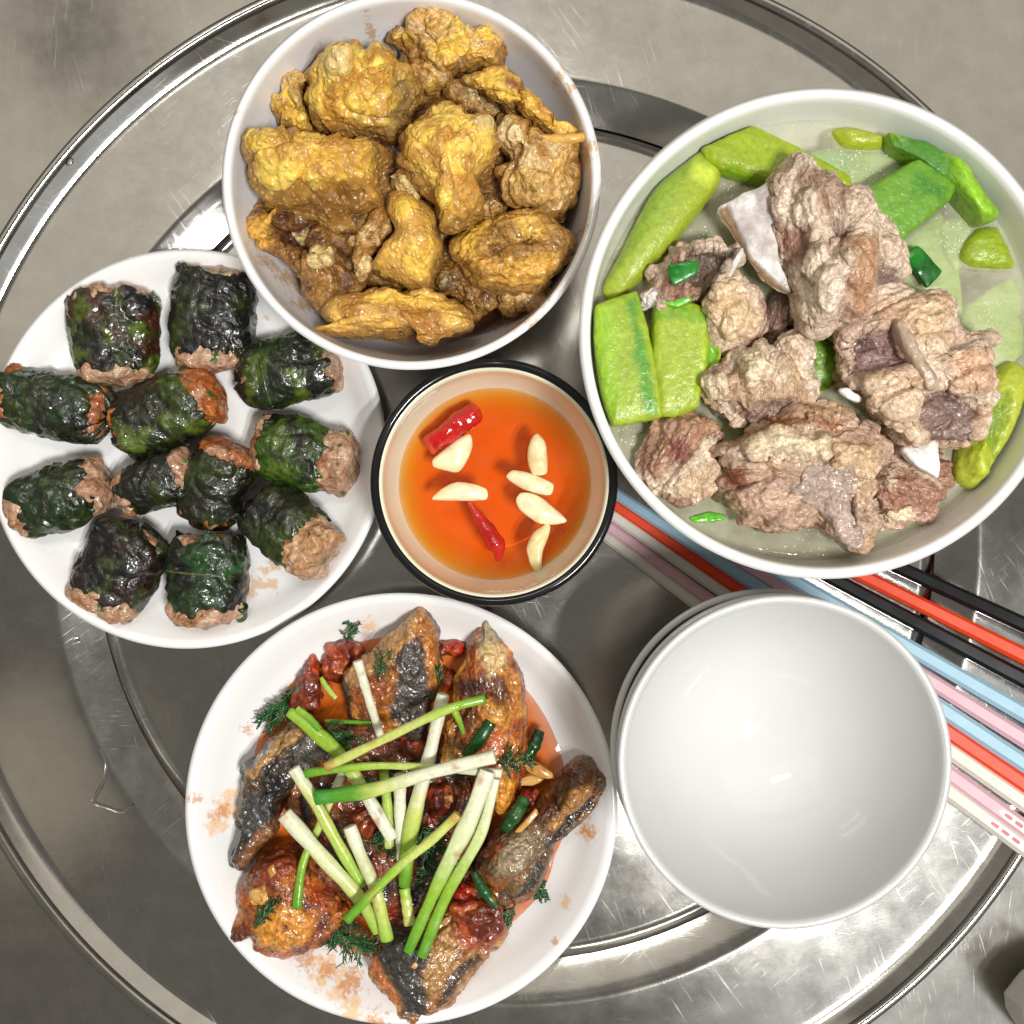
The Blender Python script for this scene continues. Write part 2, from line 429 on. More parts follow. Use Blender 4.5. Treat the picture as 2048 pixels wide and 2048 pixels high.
def tube(name, path, rad, mat, parent=None, n=14, rings=40, cols=None, ridges=0.0, flat=1.0, cap=True, seed=1.0, hollow=True, droop=0.0, jag=0.0):
    """tube along world points; rad list is interpolated; cols list of (t,color)"""
    P = catmull(path, rings, False, 0.5)
    L = np.linspace(0, 1, rings)
    R = np.interp(L, np.linspace(0, 1, len(rad)), rad)
    T = np.gradient(P, axis=0); T /= np.linalg.norm(T, axis=1)[:, None]
    up = np.array([0, 0, 1.0])
    B = np.cross(up, T); B /= np.linalg.norm(B, axis=1)[:, None]+1e-9
    U = np.cross(T, B)
    a = np.linspace(0, 2*math.pi, n, endpoint=False)
    V = []; Lt = []
    for i in range(rings):
        rr = R[i]*(1+ridges*np.cos(a*7+seed)+0.05*math.sin(i*0.5+seed))
        V.append(P[i]+(np.cos(a)*rr)[:, None]*B[i]+(np.sin(a)*rr*flat)[:, None]*U[i]); Lt.append(np.full(n, L[i]))
    if hollow:
        def inner(i, depth, k): return P[i]+T[i]*depth+(np.cos(a)*R[i]*k)[:, None]*B[i]+(np.sin(a)*R[i]*k*flat)[:, None]*U[i]
        e0 = [inner(0, R[0]*0.25, 0.45), inner(0, -R[0]*0.12, 0.8)]; e1 = [inner(-1, R[-1]*0.12, 0.8), inner(-1, -R[-1]*0.25, 0.45)]
        V = e0+V+e1; Lt = [np.zeros(n)]*2+Lt+[np.ones(n)]*2
    rows = len(V); V = np.concatenate(V); Lt = np.concatenate(Lt)
    F = grid_faces(rows, n).tolist()
    if cap: F += [list(range(n))[::-1], list(range((rows-1)*n, rows*n))]
    if cols is not None:
        ts = [c[0] for c in cols]; cv = np.array([c[1] for c in cols])
        tt = np.clip(Lt+0.06*pn(V*300, seed), 0, 1)
        col = np.stack([np.interp(tt, ts, cv[:, k]) for k in range(3)], 1)
        st = 1+0.12*pn(np.stack([np.tile(a, rows)*4, Lt*3, np.full(len(Lt), seed)], 1), seed)
        col = col*st[:, None]
        if len(cols) > 1 and mat is M['scallion']:
            col = mixc(col, lin(170, 104, 34), 0.55*sstep(0.34, 0.55, fbm(V*130, seed+5, 3)))
    else: col = None
    return mesh_obj(name, V, F, mat, parent, col)
def pxpath(pts, z):
    if np.isscalar(z): z = [z]*len(pts)
    return [un(x, y, zz) for (x, y), zz in zip(pts, z)]

# ------------------------------------------------------------------ table and tray
tm = mesh_obj("table", [(-1.2, -1.2, -0.004), (1.2, -1.2, -0.004), (1.2, 1.2, -0.004), (-1.2, 1.2, -0.004),
                        (-1.2, -1.2, -0.03), (1.2, -1.2, -0.03), (1.2, 1.2, -0.03), (-1.2, 1.2, -0.03)],
              [[0, 1, 2, 3], [7, 6, 5, 4], [0, 4, 5, 1], [1, 5, 6, 2], [2, 6, 7, 3], [3, 7, 4, 0]], M['table'], smooth=False)
tag(tm, "brushed stainless steel table top under the round tray", "table", kind="structure")

TC = un(1030, 1080, 0.0)
pr = lambda px, z: px*K*(H-z)/H
tray = empty("serving_tray", (TC[0], TC[1], -0.004))
tag(tray, "large round stainless steel tray with stepped rim carrying all the dishes", "tray")
tc0 = (TC[0], TC[1], 0.0)
lathe("tray_floor", [(0, 0), (pr(500, 0), 0.0), (pr(818, 0), 0.0), (pr(830, 0), 0.0002), (pr(838, 0), 0.0009)], tc0, M['tray'], 256, tray, 6)
lathe("sloped_step", [(pr(838, 0), 0.0009), (pr(862, 0.0025), 0.0027), (pr(900, 0.0055), 0.0054), (pr(916, 0.0064), 0.0065)], tc0, M['tray'], 256, tray, 6)
lathe("flange", [(pr(916, 0.0064), 0.0065), (pr(926, 0.007), 0.0071), (pr(940, 0.0072), 0.0074), (pr(1040, 0.0077), 0.0077), (pr(1122, 0.0080), 0.0080), (pr(1136, 0.0082), 0.0084)], tc0, M['tray'], 256, tray, 6)
lathe("raised_edge", [(pr(1136, 0.0082), 0.0084), (pr(1146, 0.009), 0.0094), (pr(1168, 0.0115), 0.0119), (pr(1176, 0.0125), 0.0128)], tc0, M['tray'], 256, tray, 6)
rb = pr(1186, 0.013)
lathe("rolled_rim", [(rb+0.0024*math.cos(t), 0.0128+0.0024*math.sin(t)) for t in np.linspace(math.pi, -math.pi*0.9, 14)], tc0, M['tray'], 256, tray, 3)
lathe("outer_skirt", [(rb+0.0008, 0.0105), (rb-0.004, 0.007), (rb-0.018, 0.002), (rb-0.04, -0.0036)], tc0, M['tray'], 200, tray, 4)

# ------------------------------------------------------------------ bowls and plates
def cen(px, py, zr, zb): q = un(px, py, zr); return (q[0], q[1], zb)

def bowl_prof(R, h, foot, t=0.0028, fh=0.006, flare=0.55, floor=None):
    fl = floor if floor is not None else fh+0.003
    out = [(0, fh*0.6), (foot-0.004, fh*0.6), (foot-0.0025, 0.0), (foot, 0.0), (foot+0.0005, fh)]
    n = 8
    for i in range(1, n+1):
        u = i/n; out.append((foot+(R-foot)*u**flare if False else foot+(R-foot)*(math.sin(u*math.pi/2))**(1.0)*1.0*(1-0.0), fh+(h-fh)*(1-math.cos(u*math.pi/2))**0.85))
    lip = [(R-0.0002, h+0.0008), (R-t*0.5, h+0.0014), (R-t, h+0.0004)]
    inn = []
    for i in range(n, 0, -1):
        u = i/n; r = foot+(R-foot)*math.sin(u*math.pi/2)-t; z = fh+(h-fh)*(1-math.cos(u*math.pi/2))**0.85
        if i < n: inn.append((r-0.0003, z+t*0.45))
    return out+lip+inn+[(foot*0.8, fl+0.0004), (foot*0.45, fl), (0, fl)]

# chicken bowl
CB = cen(823, 362, 0.065, 0.0); CBR = 0.0672
def soup_prof(R, h, foot, fh, t=0.003, k=0.86, para=False):
    outp = [(0, fh*0.5), (foot-0.004, fh*0.5), (foot-0.003, 0.0), (foot, 0.0), (foot+0.001, fh)]
    n = 9; curve = []
    for i in range(1, n+1):
        a = i/n*math.pi/2*k
        curve.append((math.sin(a)/math.sin(math.pi/2*k), (1-math.cos(a))/(1-math.cos(math.pi/2*k))))
    outer = [(foot+(R-foot)*x, fh+(h-fh)*y) for x, y in curve]
    lip = [(R+0.0004, h+0.0006), (R-t*0.45, h+0.0016), (R-t*0.95, h+0.0006)]
    inner = [(foot+(R-foot)*x-t*(0.9+0.3*(1-x)), fh+(h-fh)*y+t*(1-y)) for x, y in curve[:-1]][::-1]
    if para:
        zf = fh+t; Ri = R-t*0.95
        return outp+outer+lip+[(Ri*x, zf+(h-zf)*(0.55*x**2+0.45*x**5)) for x in (0.96, 0.9, 0.82, 0.74, 0.65, 0.55, 0.45, 0.35, 0.25, 0.15, 0.06)]+[(0, zf)]
    return outp+outer+lip+inner+[(foot*0.75, fh+t*1.0), (foot*0.35, fh+t*0.95), (0, fh+t*0.95)]
def wall_r(R, h, foot, fh, z):
    n = 60; a = np.linspace(0, 1, n)*math.pi/2*0.86
    x = np.sin(a)/math.sin(math.pi/2*0.86); y = (1-np.cos(a))/(1-math.cos(math.pi/2*0.86))
    return float(np.interp(z, fh+(h-fh)*y, foot+(R-foot)*x))

stain_y = lin(190, 130, 40)
def rel(cenp, pts, z): 
    o = []
    for (x, y, r) in pts:
        q = un(x, y, z); o.append((q[0]-cenp[0], q[1]-cenp[1], r*K))
    return o
cb_st = rel(CB, [(ZC([(x, y)])[0]+(r,)) for x, y, r in [(770, 130, 20), (1690, 410, 24), (1800, 780, 40), (1830, 760, 26), (1760, 1130, 45), (330, 1290, 40), (250, 1240, 26), (1500, 1500, 60), (420, 1420, 40), (1420, 80, 18), (1740, 480, 24), (170, 600, 16), (560, 240, 20), (1500, 1480, 90), (430, 1350, 60)]], 0.055)
M['chicken_bowl'] = ceramic("bowl_porcelain_with_sauce_specks", (0.88, 0.88, 0.88), 0.10, [((lin(200, 146, 46), 420, 0.65), cb_st)])
o = lathe("bowl", soup_prof(CBR, 0.065, 0.034, 0.007), CB, M['chicken_bowl'], 200, None, 4)
tag(o, "deep white porcelain bowl heaped with yellow braised chicken", "bowl")

SB = cen(1648, 667, 0.085, 0.0); SBR = 0.0822
M['soup_bowl'] = ceramic("soup_bowl_porcelain", (0.87, 0.865, 0.84), 0.09)
o = lathe("bowl", soup_prof(SBR, 0.085, 0.040, 0.009, 0.0034), SB, M['soup_bowl'], 220, None, 4)
tag(o, "largest white bowl, filled with pork rib and green gourd soup", "bowl")

RB0 = cen(1568, 1523, 0.083, 0.0); sp = 0.0115
offs = [(-0.0004, 0.0006), (0.0006, -0.0002), (0, 0)]
for i in range(3):
    c3 = (RB0[0]+offs[i][0], RB0[1]+offs[i][1], i*sp+0.0002)
    o = lathe("rice_bowl", soup_prof(0.056, 0.083-2*sp, 0.0235, 0.008, 0.0022, 0.70, True), c3, M['white_cool'], 180, None, 4)
    tag(o, ["empty white rice bowl at the bottom of the stack of three", "empty white rice bowl in the middle of the stack of three",
            "empty white rice bowl on top of the stack, its inside showing"][i], "bowl", "stacked rice bowls")

DB = cen(988, 965, 0.045, 0.0)
dip = empty("dipping_bowl", DB); tag(dip, "small cream bowl with a black rim holding orange dipping sauce", "bowl")
DR, DH, DF, DFH = 0.0445, 0.0445, 0.026, 0.006
lathe("cream_inside", soup_prof(DR, DH, DF, DFH, 0.0026), DB, M['cream'], 200, dip, 4)
lathe("black_rim", [(wall_r(DR, DH, DF, DFH, z)+0.0004+k, z) for z, k in ((0.010, 0.0002), (0.02, 0.0006), (0.030, 0.0009), (0.038, 0.0012), (0.0425, 0.0016))]
      + [(DR+0.0021, 0.0445), (DR+0.0015, 0.0466), (DR+0.0002, 0.0472), (DR-0.0012, 0.0467), (DR-0.0016, 0.0458)], DB, M['black_glaze'], 200, dip, 4)

def plate_prof(R, h, flat, t=0.003):
    return [(0, 0.002), (flat*0.75, 0.002), (flat*0.78, 0.0), (flat*0.83, 0.0), (flat*0.86, 0.0022), (flat, 0.0035), (flat+(R-flat)*0.5, 0.0035+(h-0.0035)*0.33), (flat+(R-flat)*0.85, 0.0035+(h-0.0035)*0.74), (R, h-0.0006),
            (R-0.0004, h+0.0008), (R-t*0.5, h+0.0014), (R-t, h+0.0004), (flat+(R-flat)*0.84-t, 0.0035+(h-0.0035)*0.76+t*0.4),
            (flat+(R-flat)*0.5-t*0.6, 0.0035+(h-0.0035)*0.33+t*0.8), (flat-0.004, 0.0035+t), (flat*0.7, 0.0055), (flat*0.3, 0.0052), (0, 0.0052)]
FP = cen(803, 1617, 0.025, 0.0)
fst = lambda L: rel(FP, [(ZF([(x, y)])[0]+(r,)) for x, y, r in L], 0.012)
M['fish_plate'] = ceramic("plate_porcelain_with_sauce_smears", (0.85, 0.845, 0.835), 0.13,
    [((lin(238, 172, 66), 330, 0.55), fst([(215, 950, 60), (190, 1010, 45), (240, 900, 36), (650, 1640, 60), (730, 1700, 70), (780, 1780, 60), (860, 1830, 50), (1780, 1050, 36), (1785, 1010, 30), (1690, 1340, 24), (830, 160, 40), (610, 1600, 40), (1140, 1870, 40)])),
     ((lin(200, 116, 30), 520, 0.6), fst([(200, 960, 40), (570, 1590, 40), (660, 1640, 40), (760, 1690, 50), (1640, 1490, 16), (1785, 1040, 30), (100, 880, 30), (300, 610, 25), (890, 1840, 50)]))])
o = lathe("plate", plate_prof(0.0856, 0.025, 0.056), FP, M['fish_plate'], 220, None, 4)
tag(o, "round white plate of fried fish in tomato sauce with scallions", "plate")

RP = cen(374, 898, 0.019, 0.0)
rst = lambda L: rel(RP, [(ZR([(x, y)])[0]+(r,)) for x, y, r in L], 0.008)
M['roll_plate'] = ceramic("plate_porcelain_with_grease", (0.90, 0.895, 0.885), 0.13,
    [((lin(222, 160, 80), 300, 0.6), rst([(1190, 1530, 34), (1230, 1510, 30), (1160, 1580, 40), (1200, 400, 14), (1140, 1620, 40), (1230, 1590, 36)]))])
o = lathe("plate", plate_prof(0.0802, 0.019, 0.055), RP, M['roll_plate'], 220, None, 4)
tag(o, "round white plate of dark grilled leaf rolls", "plate")

# ------------------------------------------------------------------ chopsticks
def chopstick(a_px, b_px, za, zb, mat, label, ext=0.0, panel=None, wa=0.0048, wb=0.0069):
    A = un(*a_px, za); B = un(*b_px, zb); d = B-A; A2 = A; d0 = d/np.linalg.norm(d)
    B2 = A+d0*0.24
    side = np.cross((0, 0, 1), d0); side /= np.linalg.norm(side); upv = np.cross(d0, side)
    root = empty("chopstick", A2); tag(root, label, "chopstick", "chopsticks fanned out beside the rice bowls")
    pr8 = [(-1, -.62), (-.62, -1), (.62, -1), (1, -.62), (1, .5), (.55, 1), (-.55, 1), (-1, .5)]
    V = []; F = []
    stn = [(0, wa*0.8), (0.004, wa), (0.10, (wa+wb)/2), (0.17, wb), (0.232, wb*1.02), (0.2385, wb), (0.24, wb*0.85)]
    for s, w in stn:
        for x, y in pr8: V.append(A2+d0*s+side*x*w/2+upv*y*w/2)
    n = 8
    for i in range(len(stn)-1):
        for j in range(n): F.append([i*n+j, i*n+(j+1) % n, (i+1)*n+(j+1) % n, (i+1)*n+j])
    F += [list(range(n))[::-1], list(range((len(stn)-1)*n, len(stn)*n))]
    mesh_obj("stick", V, F, mat, root, smooth=False)
    if panel:
        s0, s1, pm, pm2 = panel
        def strip(name, sa, sb, hw, lift, m):
            pts = []
            for t in np.linspace(0, 2*math.pi, 20, endpoint=False):
                cx = (sa+sb)/2; L = (sb-sa)/2
                pts.append((cx+np.sign(math.cos(t))*abs(math.cos(t))**0.35*L, hw*np.sign(math.sin(t))*abs(math.sin(t))**0.8))
            top = [A2+d0*s+side*y+upv*(wb/2*1.02+lift) for s, y in pts]
            bot = [q-upv*lift*1.6 for q in top]
            nn = len(top)
            mesh_obj(name, top+bot, [list(range(nn)), list(range(2*nn-1, nn-1, -1))]+[[i, i+nn, (i+1) % nn+nn, (i+1) % nn] for i in range(nn)], m, root, smooth=False)
        strip("printed_panel", s0, s1, wb*0.24, 0.00012, pm)
        for k in range(3):
            strip("printed_mark", s0+0.0025+k*0.005, s0+0.006+k*0.005, wb*0.11, 0.00022, pm2)
M['st_black'] = plastic("black_lacquer", (0.006, 0.006, 0.007), 0.22)
M['st_black'].node_tree.nodes['Principled BSDF'].inputs['Specular IOR Level'].default_value = 0.18
M['st_orange'] = plastic("orange_red_lacquer", (0.74, 0.06, 0.012), 0.42)
M['st_blue'] = plastic("pale_blue_lacquer", (0.32, 0.51, 0.62), 0.40)
M['st_pink'] = plastic("pink_lacquer", (0.66, 0.40, 0.45), 0.40)
M['st_cream'] = plastic("cream_lacquer", (0.66, 0.62, 0.54), 0.40)
M['print_w'] = plastic("printed_white", (0.8, 0.76, 0.72), 0.3); M['print_r'] = plastic("printed_red", (0.4, 0.03, 0.05), 0.3)
M['print_b'] = plastic("printed_blue", (0.05, 0.16, 0.30), 0.3)
def stick_line(l, r): return l, r
ZL, ZRt = 0.0035, 0.0190
sticks = [
 ((1480, 990), (2048, 1250), 'st_black', "upper black chopstick at the edge of the fan, beside the soup bowl", None),
 ((1400, 990), (2048, 1312), 'st_orange', "orange red chopstick lying between the two black ones", None),
 ((1340, 985), (2048, 1360), 'st_black', "black chopstick between an orange red one and a pale blue one", None),
 ((1290, 990), (2048, 1428), 'st_blue', "pale blue chopstick lying next to a black one", (0.195, 0.232, 'print_w', 'print_b')),
 ((1335, 1036), (2048, 1479), 'st_pink', "pink chopstick lying between the two pale blue ones", None),
 ((1212, 975), (2048, 1527), 'st_blue', "pale blue chopstick lying between a pink and an orange red one", (0.205, 0.236, 'print_w', 'print_b')),
 ((1212, 999), (2048, 1568), 'st_orange', "orange red chopstick lying between pale blue and cream ones", None),
 ((1212, 1021), (2048, 1605), 'st_cream', "cream chopstick lying between orange red and pink ones", None),
 ((1205, 1045), (2048, 1657), 'st_pink', "pink chopstick lying between the two cream ones", (0.195, 0.23, 'print_w', 'print_r')),
 ((1205, 1068), (2048, 1694), 'st_cream', "outermost cream chopstick, passing closest to the rice bowls", (0.19, 0.235, 'print_w', 'print_r')),
]
for l, r, mk, lab, pan in sticks:
    chopstick(l, r, ZL, ZRt, M[mk], lab, panel=(pan[0], pan[1], M[pan[2]], M[pan[3]]) if pan else None)

# ------------------------------------------------------------------ chicken
yel = lin(252, 216, 98); yel2 = lin(242, 198, 82); gold = lin(224, 176, 72); brn = lin(160, 116, 54); dbr = lin(92, 56, 24); tan = lin(222, 184, 122); pale = lin(224, 196, 130); gry = lin(142, 118, 72); dk = lin(28, 16, 8)
CG = "braised chicken pieces in the bowl"
def chick(name, pts, zw, up, down, label, seed, cols=None, mat='chicken', zones=(), disp=None, p=2.2, bm=True, tilt=(0, 0), feats=(), edge=0.0025, parent=None, stretch=None, bcol=None):
    zz = [(ZC(z[0]),)+tuple(z[1:]) for z in zones]
    ff = [(ZC([(a, b)])[0]+(r*0.414, dh)) for a, b, r, dh in feats]
    return blob(name, ZC(pts), zw, up, down, M[mat], parent, seed, 240, 60, 7, p, 2.4,
         disp or (('f', 45, 0.0034), ('B', 60, 0.0014), ('c', 40, 0.0024), ('c', 90, 0.0010), ('B', 200, 0.0006), ('r', 420, 0.0005)), cols or (yel, yel2, gold, lin(196, 142, 56)), 85, zz, ff, edge, 130, tilt, stretch, 0.5,
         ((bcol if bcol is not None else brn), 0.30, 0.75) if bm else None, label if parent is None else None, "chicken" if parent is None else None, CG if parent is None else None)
FL = (('f', 45, 0.0040), ('B', 80, 0.0026), ('c', 60, 0.0022), ('r', 240, 0.0010), ('r', 520, 0.0006))
# lower layer filling the bowl
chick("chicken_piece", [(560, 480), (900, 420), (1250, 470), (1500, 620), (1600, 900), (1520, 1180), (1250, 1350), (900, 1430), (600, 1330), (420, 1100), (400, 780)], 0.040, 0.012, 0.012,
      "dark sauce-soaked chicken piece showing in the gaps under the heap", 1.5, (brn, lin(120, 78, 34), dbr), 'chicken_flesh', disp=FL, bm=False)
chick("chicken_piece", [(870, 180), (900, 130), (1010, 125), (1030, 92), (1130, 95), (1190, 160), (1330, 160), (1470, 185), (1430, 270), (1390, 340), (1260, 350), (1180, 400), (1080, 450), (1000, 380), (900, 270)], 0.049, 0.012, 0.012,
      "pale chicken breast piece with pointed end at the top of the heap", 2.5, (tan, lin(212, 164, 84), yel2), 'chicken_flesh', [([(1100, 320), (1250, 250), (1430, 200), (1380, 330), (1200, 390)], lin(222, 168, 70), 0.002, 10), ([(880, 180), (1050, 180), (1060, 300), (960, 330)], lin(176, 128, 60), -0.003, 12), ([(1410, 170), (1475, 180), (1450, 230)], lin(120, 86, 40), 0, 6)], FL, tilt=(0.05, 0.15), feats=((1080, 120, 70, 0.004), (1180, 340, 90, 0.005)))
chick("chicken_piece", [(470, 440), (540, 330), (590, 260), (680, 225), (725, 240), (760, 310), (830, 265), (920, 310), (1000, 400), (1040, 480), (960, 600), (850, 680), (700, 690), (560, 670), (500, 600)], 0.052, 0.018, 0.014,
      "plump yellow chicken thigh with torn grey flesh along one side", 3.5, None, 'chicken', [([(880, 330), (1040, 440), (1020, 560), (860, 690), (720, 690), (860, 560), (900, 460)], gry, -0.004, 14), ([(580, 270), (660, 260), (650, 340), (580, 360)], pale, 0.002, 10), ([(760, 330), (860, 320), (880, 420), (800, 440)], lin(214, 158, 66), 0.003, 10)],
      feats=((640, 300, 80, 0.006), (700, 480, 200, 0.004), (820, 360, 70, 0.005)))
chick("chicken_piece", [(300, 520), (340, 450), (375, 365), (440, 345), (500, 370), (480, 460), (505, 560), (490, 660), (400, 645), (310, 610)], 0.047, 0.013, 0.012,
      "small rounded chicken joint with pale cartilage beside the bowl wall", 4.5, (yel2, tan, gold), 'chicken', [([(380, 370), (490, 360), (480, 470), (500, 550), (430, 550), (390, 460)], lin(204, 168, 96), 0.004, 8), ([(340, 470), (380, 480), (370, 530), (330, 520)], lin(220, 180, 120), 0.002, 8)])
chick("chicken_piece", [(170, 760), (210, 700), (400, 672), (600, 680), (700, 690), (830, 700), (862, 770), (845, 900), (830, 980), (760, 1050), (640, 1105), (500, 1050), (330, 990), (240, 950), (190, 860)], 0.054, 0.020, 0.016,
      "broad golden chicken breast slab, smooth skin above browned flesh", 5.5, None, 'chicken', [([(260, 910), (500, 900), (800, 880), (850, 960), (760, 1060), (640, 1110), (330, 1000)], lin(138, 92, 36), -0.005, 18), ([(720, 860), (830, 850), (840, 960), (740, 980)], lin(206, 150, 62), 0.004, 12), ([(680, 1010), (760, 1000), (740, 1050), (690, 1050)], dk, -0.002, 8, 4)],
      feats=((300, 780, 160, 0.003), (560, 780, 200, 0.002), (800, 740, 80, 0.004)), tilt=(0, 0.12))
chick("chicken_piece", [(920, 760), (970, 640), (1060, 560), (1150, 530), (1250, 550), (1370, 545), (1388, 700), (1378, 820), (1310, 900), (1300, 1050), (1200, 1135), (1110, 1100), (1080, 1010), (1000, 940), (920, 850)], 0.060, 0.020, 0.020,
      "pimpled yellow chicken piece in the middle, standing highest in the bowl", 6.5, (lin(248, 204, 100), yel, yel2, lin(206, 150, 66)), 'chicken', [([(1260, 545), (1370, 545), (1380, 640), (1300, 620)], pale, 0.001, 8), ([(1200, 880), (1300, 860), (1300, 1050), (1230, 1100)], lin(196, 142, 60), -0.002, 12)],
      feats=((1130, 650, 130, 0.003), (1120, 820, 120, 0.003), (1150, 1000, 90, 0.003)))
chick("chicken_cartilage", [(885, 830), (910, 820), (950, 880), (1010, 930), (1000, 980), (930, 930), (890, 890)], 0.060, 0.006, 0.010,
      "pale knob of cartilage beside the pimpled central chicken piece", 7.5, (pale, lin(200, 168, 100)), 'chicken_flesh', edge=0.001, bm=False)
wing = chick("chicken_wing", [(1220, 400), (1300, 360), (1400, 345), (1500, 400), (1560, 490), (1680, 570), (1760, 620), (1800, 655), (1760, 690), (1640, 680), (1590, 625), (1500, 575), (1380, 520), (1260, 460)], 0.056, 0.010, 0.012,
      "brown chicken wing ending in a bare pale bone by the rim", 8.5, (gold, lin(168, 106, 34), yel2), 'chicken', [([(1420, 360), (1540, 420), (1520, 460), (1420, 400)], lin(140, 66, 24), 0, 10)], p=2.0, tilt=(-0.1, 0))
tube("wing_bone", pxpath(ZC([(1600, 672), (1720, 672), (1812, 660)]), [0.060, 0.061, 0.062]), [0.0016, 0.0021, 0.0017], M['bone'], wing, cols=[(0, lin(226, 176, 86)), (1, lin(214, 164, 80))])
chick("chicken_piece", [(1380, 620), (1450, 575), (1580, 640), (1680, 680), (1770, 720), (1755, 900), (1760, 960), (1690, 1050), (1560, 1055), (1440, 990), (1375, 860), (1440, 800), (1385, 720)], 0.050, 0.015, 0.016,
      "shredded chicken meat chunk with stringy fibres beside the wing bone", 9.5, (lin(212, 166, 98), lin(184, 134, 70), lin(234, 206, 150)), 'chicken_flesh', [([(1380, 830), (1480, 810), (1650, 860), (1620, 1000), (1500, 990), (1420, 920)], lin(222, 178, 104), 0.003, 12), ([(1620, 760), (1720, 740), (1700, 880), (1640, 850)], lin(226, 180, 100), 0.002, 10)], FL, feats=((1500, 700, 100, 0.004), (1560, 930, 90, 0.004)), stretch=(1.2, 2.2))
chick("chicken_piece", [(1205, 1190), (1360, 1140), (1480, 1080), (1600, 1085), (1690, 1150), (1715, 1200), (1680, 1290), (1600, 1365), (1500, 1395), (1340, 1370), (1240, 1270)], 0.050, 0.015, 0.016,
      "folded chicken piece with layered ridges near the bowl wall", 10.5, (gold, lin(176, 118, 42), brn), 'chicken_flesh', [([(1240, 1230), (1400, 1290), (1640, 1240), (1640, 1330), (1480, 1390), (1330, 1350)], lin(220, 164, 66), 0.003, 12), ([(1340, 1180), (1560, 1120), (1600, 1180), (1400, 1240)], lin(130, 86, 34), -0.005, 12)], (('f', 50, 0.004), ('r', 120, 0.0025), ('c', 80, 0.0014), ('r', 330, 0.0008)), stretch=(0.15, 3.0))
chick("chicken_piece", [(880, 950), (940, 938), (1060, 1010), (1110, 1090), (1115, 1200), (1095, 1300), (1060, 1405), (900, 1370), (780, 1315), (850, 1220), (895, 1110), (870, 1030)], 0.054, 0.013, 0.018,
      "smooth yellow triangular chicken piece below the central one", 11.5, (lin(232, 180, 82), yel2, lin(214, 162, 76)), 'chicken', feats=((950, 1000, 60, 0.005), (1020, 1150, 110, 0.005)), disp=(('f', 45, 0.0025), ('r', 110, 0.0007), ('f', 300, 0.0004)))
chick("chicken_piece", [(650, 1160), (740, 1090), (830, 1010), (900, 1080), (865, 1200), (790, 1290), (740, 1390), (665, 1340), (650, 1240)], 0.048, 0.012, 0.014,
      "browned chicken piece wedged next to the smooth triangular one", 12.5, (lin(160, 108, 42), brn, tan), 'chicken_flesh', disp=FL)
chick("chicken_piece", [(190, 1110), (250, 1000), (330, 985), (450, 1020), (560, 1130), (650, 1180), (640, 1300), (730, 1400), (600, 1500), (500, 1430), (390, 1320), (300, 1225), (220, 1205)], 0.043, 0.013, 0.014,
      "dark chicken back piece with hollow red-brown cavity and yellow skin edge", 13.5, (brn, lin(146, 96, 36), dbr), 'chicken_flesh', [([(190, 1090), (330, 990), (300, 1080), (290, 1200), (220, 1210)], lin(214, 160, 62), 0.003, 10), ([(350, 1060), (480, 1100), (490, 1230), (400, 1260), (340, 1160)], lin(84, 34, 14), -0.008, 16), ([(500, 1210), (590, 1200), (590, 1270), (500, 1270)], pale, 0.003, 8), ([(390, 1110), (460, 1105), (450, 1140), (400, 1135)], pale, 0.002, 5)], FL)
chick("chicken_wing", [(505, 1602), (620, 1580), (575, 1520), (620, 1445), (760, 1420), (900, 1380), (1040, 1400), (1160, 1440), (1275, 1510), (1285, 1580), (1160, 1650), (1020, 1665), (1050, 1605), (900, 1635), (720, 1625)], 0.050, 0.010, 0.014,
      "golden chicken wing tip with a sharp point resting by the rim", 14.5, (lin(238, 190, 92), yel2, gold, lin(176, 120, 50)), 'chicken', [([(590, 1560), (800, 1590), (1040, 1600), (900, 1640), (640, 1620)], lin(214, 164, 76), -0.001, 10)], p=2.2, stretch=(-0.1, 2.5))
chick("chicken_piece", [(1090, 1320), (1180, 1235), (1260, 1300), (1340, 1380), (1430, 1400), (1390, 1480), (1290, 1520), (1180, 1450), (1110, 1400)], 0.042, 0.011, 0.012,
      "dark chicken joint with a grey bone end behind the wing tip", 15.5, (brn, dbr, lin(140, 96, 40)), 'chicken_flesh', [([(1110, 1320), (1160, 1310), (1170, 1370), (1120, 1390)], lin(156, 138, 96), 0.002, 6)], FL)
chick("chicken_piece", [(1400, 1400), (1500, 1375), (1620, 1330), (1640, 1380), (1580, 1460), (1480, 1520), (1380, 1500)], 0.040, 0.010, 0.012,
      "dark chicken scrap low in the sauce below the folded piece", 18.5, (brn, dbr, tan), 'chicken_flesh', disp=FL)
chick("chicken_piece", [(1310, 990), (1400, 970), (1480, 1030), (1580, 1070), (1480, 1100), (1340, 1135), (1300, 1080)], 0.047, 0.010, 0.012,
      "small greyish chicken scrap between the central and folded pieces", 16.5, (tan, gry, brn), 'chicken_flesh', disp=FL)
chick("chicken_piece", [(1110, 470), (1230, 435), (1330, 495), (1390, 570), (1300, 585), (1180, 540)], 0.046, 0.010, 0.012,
      "small greyish chicken scrap tucked under the brown wing", 17.5, (gry, tan, brn), 'chicken_flesh', disp=FL)
lathe("braising_sauce", [(0, 0.011), (wall_r(CBR, .065, .034, .007, .012)-0.006, 0.012), (wall_r(CBR, .065, .034, .007, .026)-0.0036, 0.0262), (0, 0.0265)], CB, M.setdefault('brown_sauce', liquid("brown_sauce", (0.75, 0.4, 0.08), 120, milky=0.35, milk_col=lin(150, 90, 20))), 120, None, 6, 0.0)
tag(S.objects["braising_sauce"], "brown oily braising sauce pooled at the bottom of the chicken bowl", "sauce")

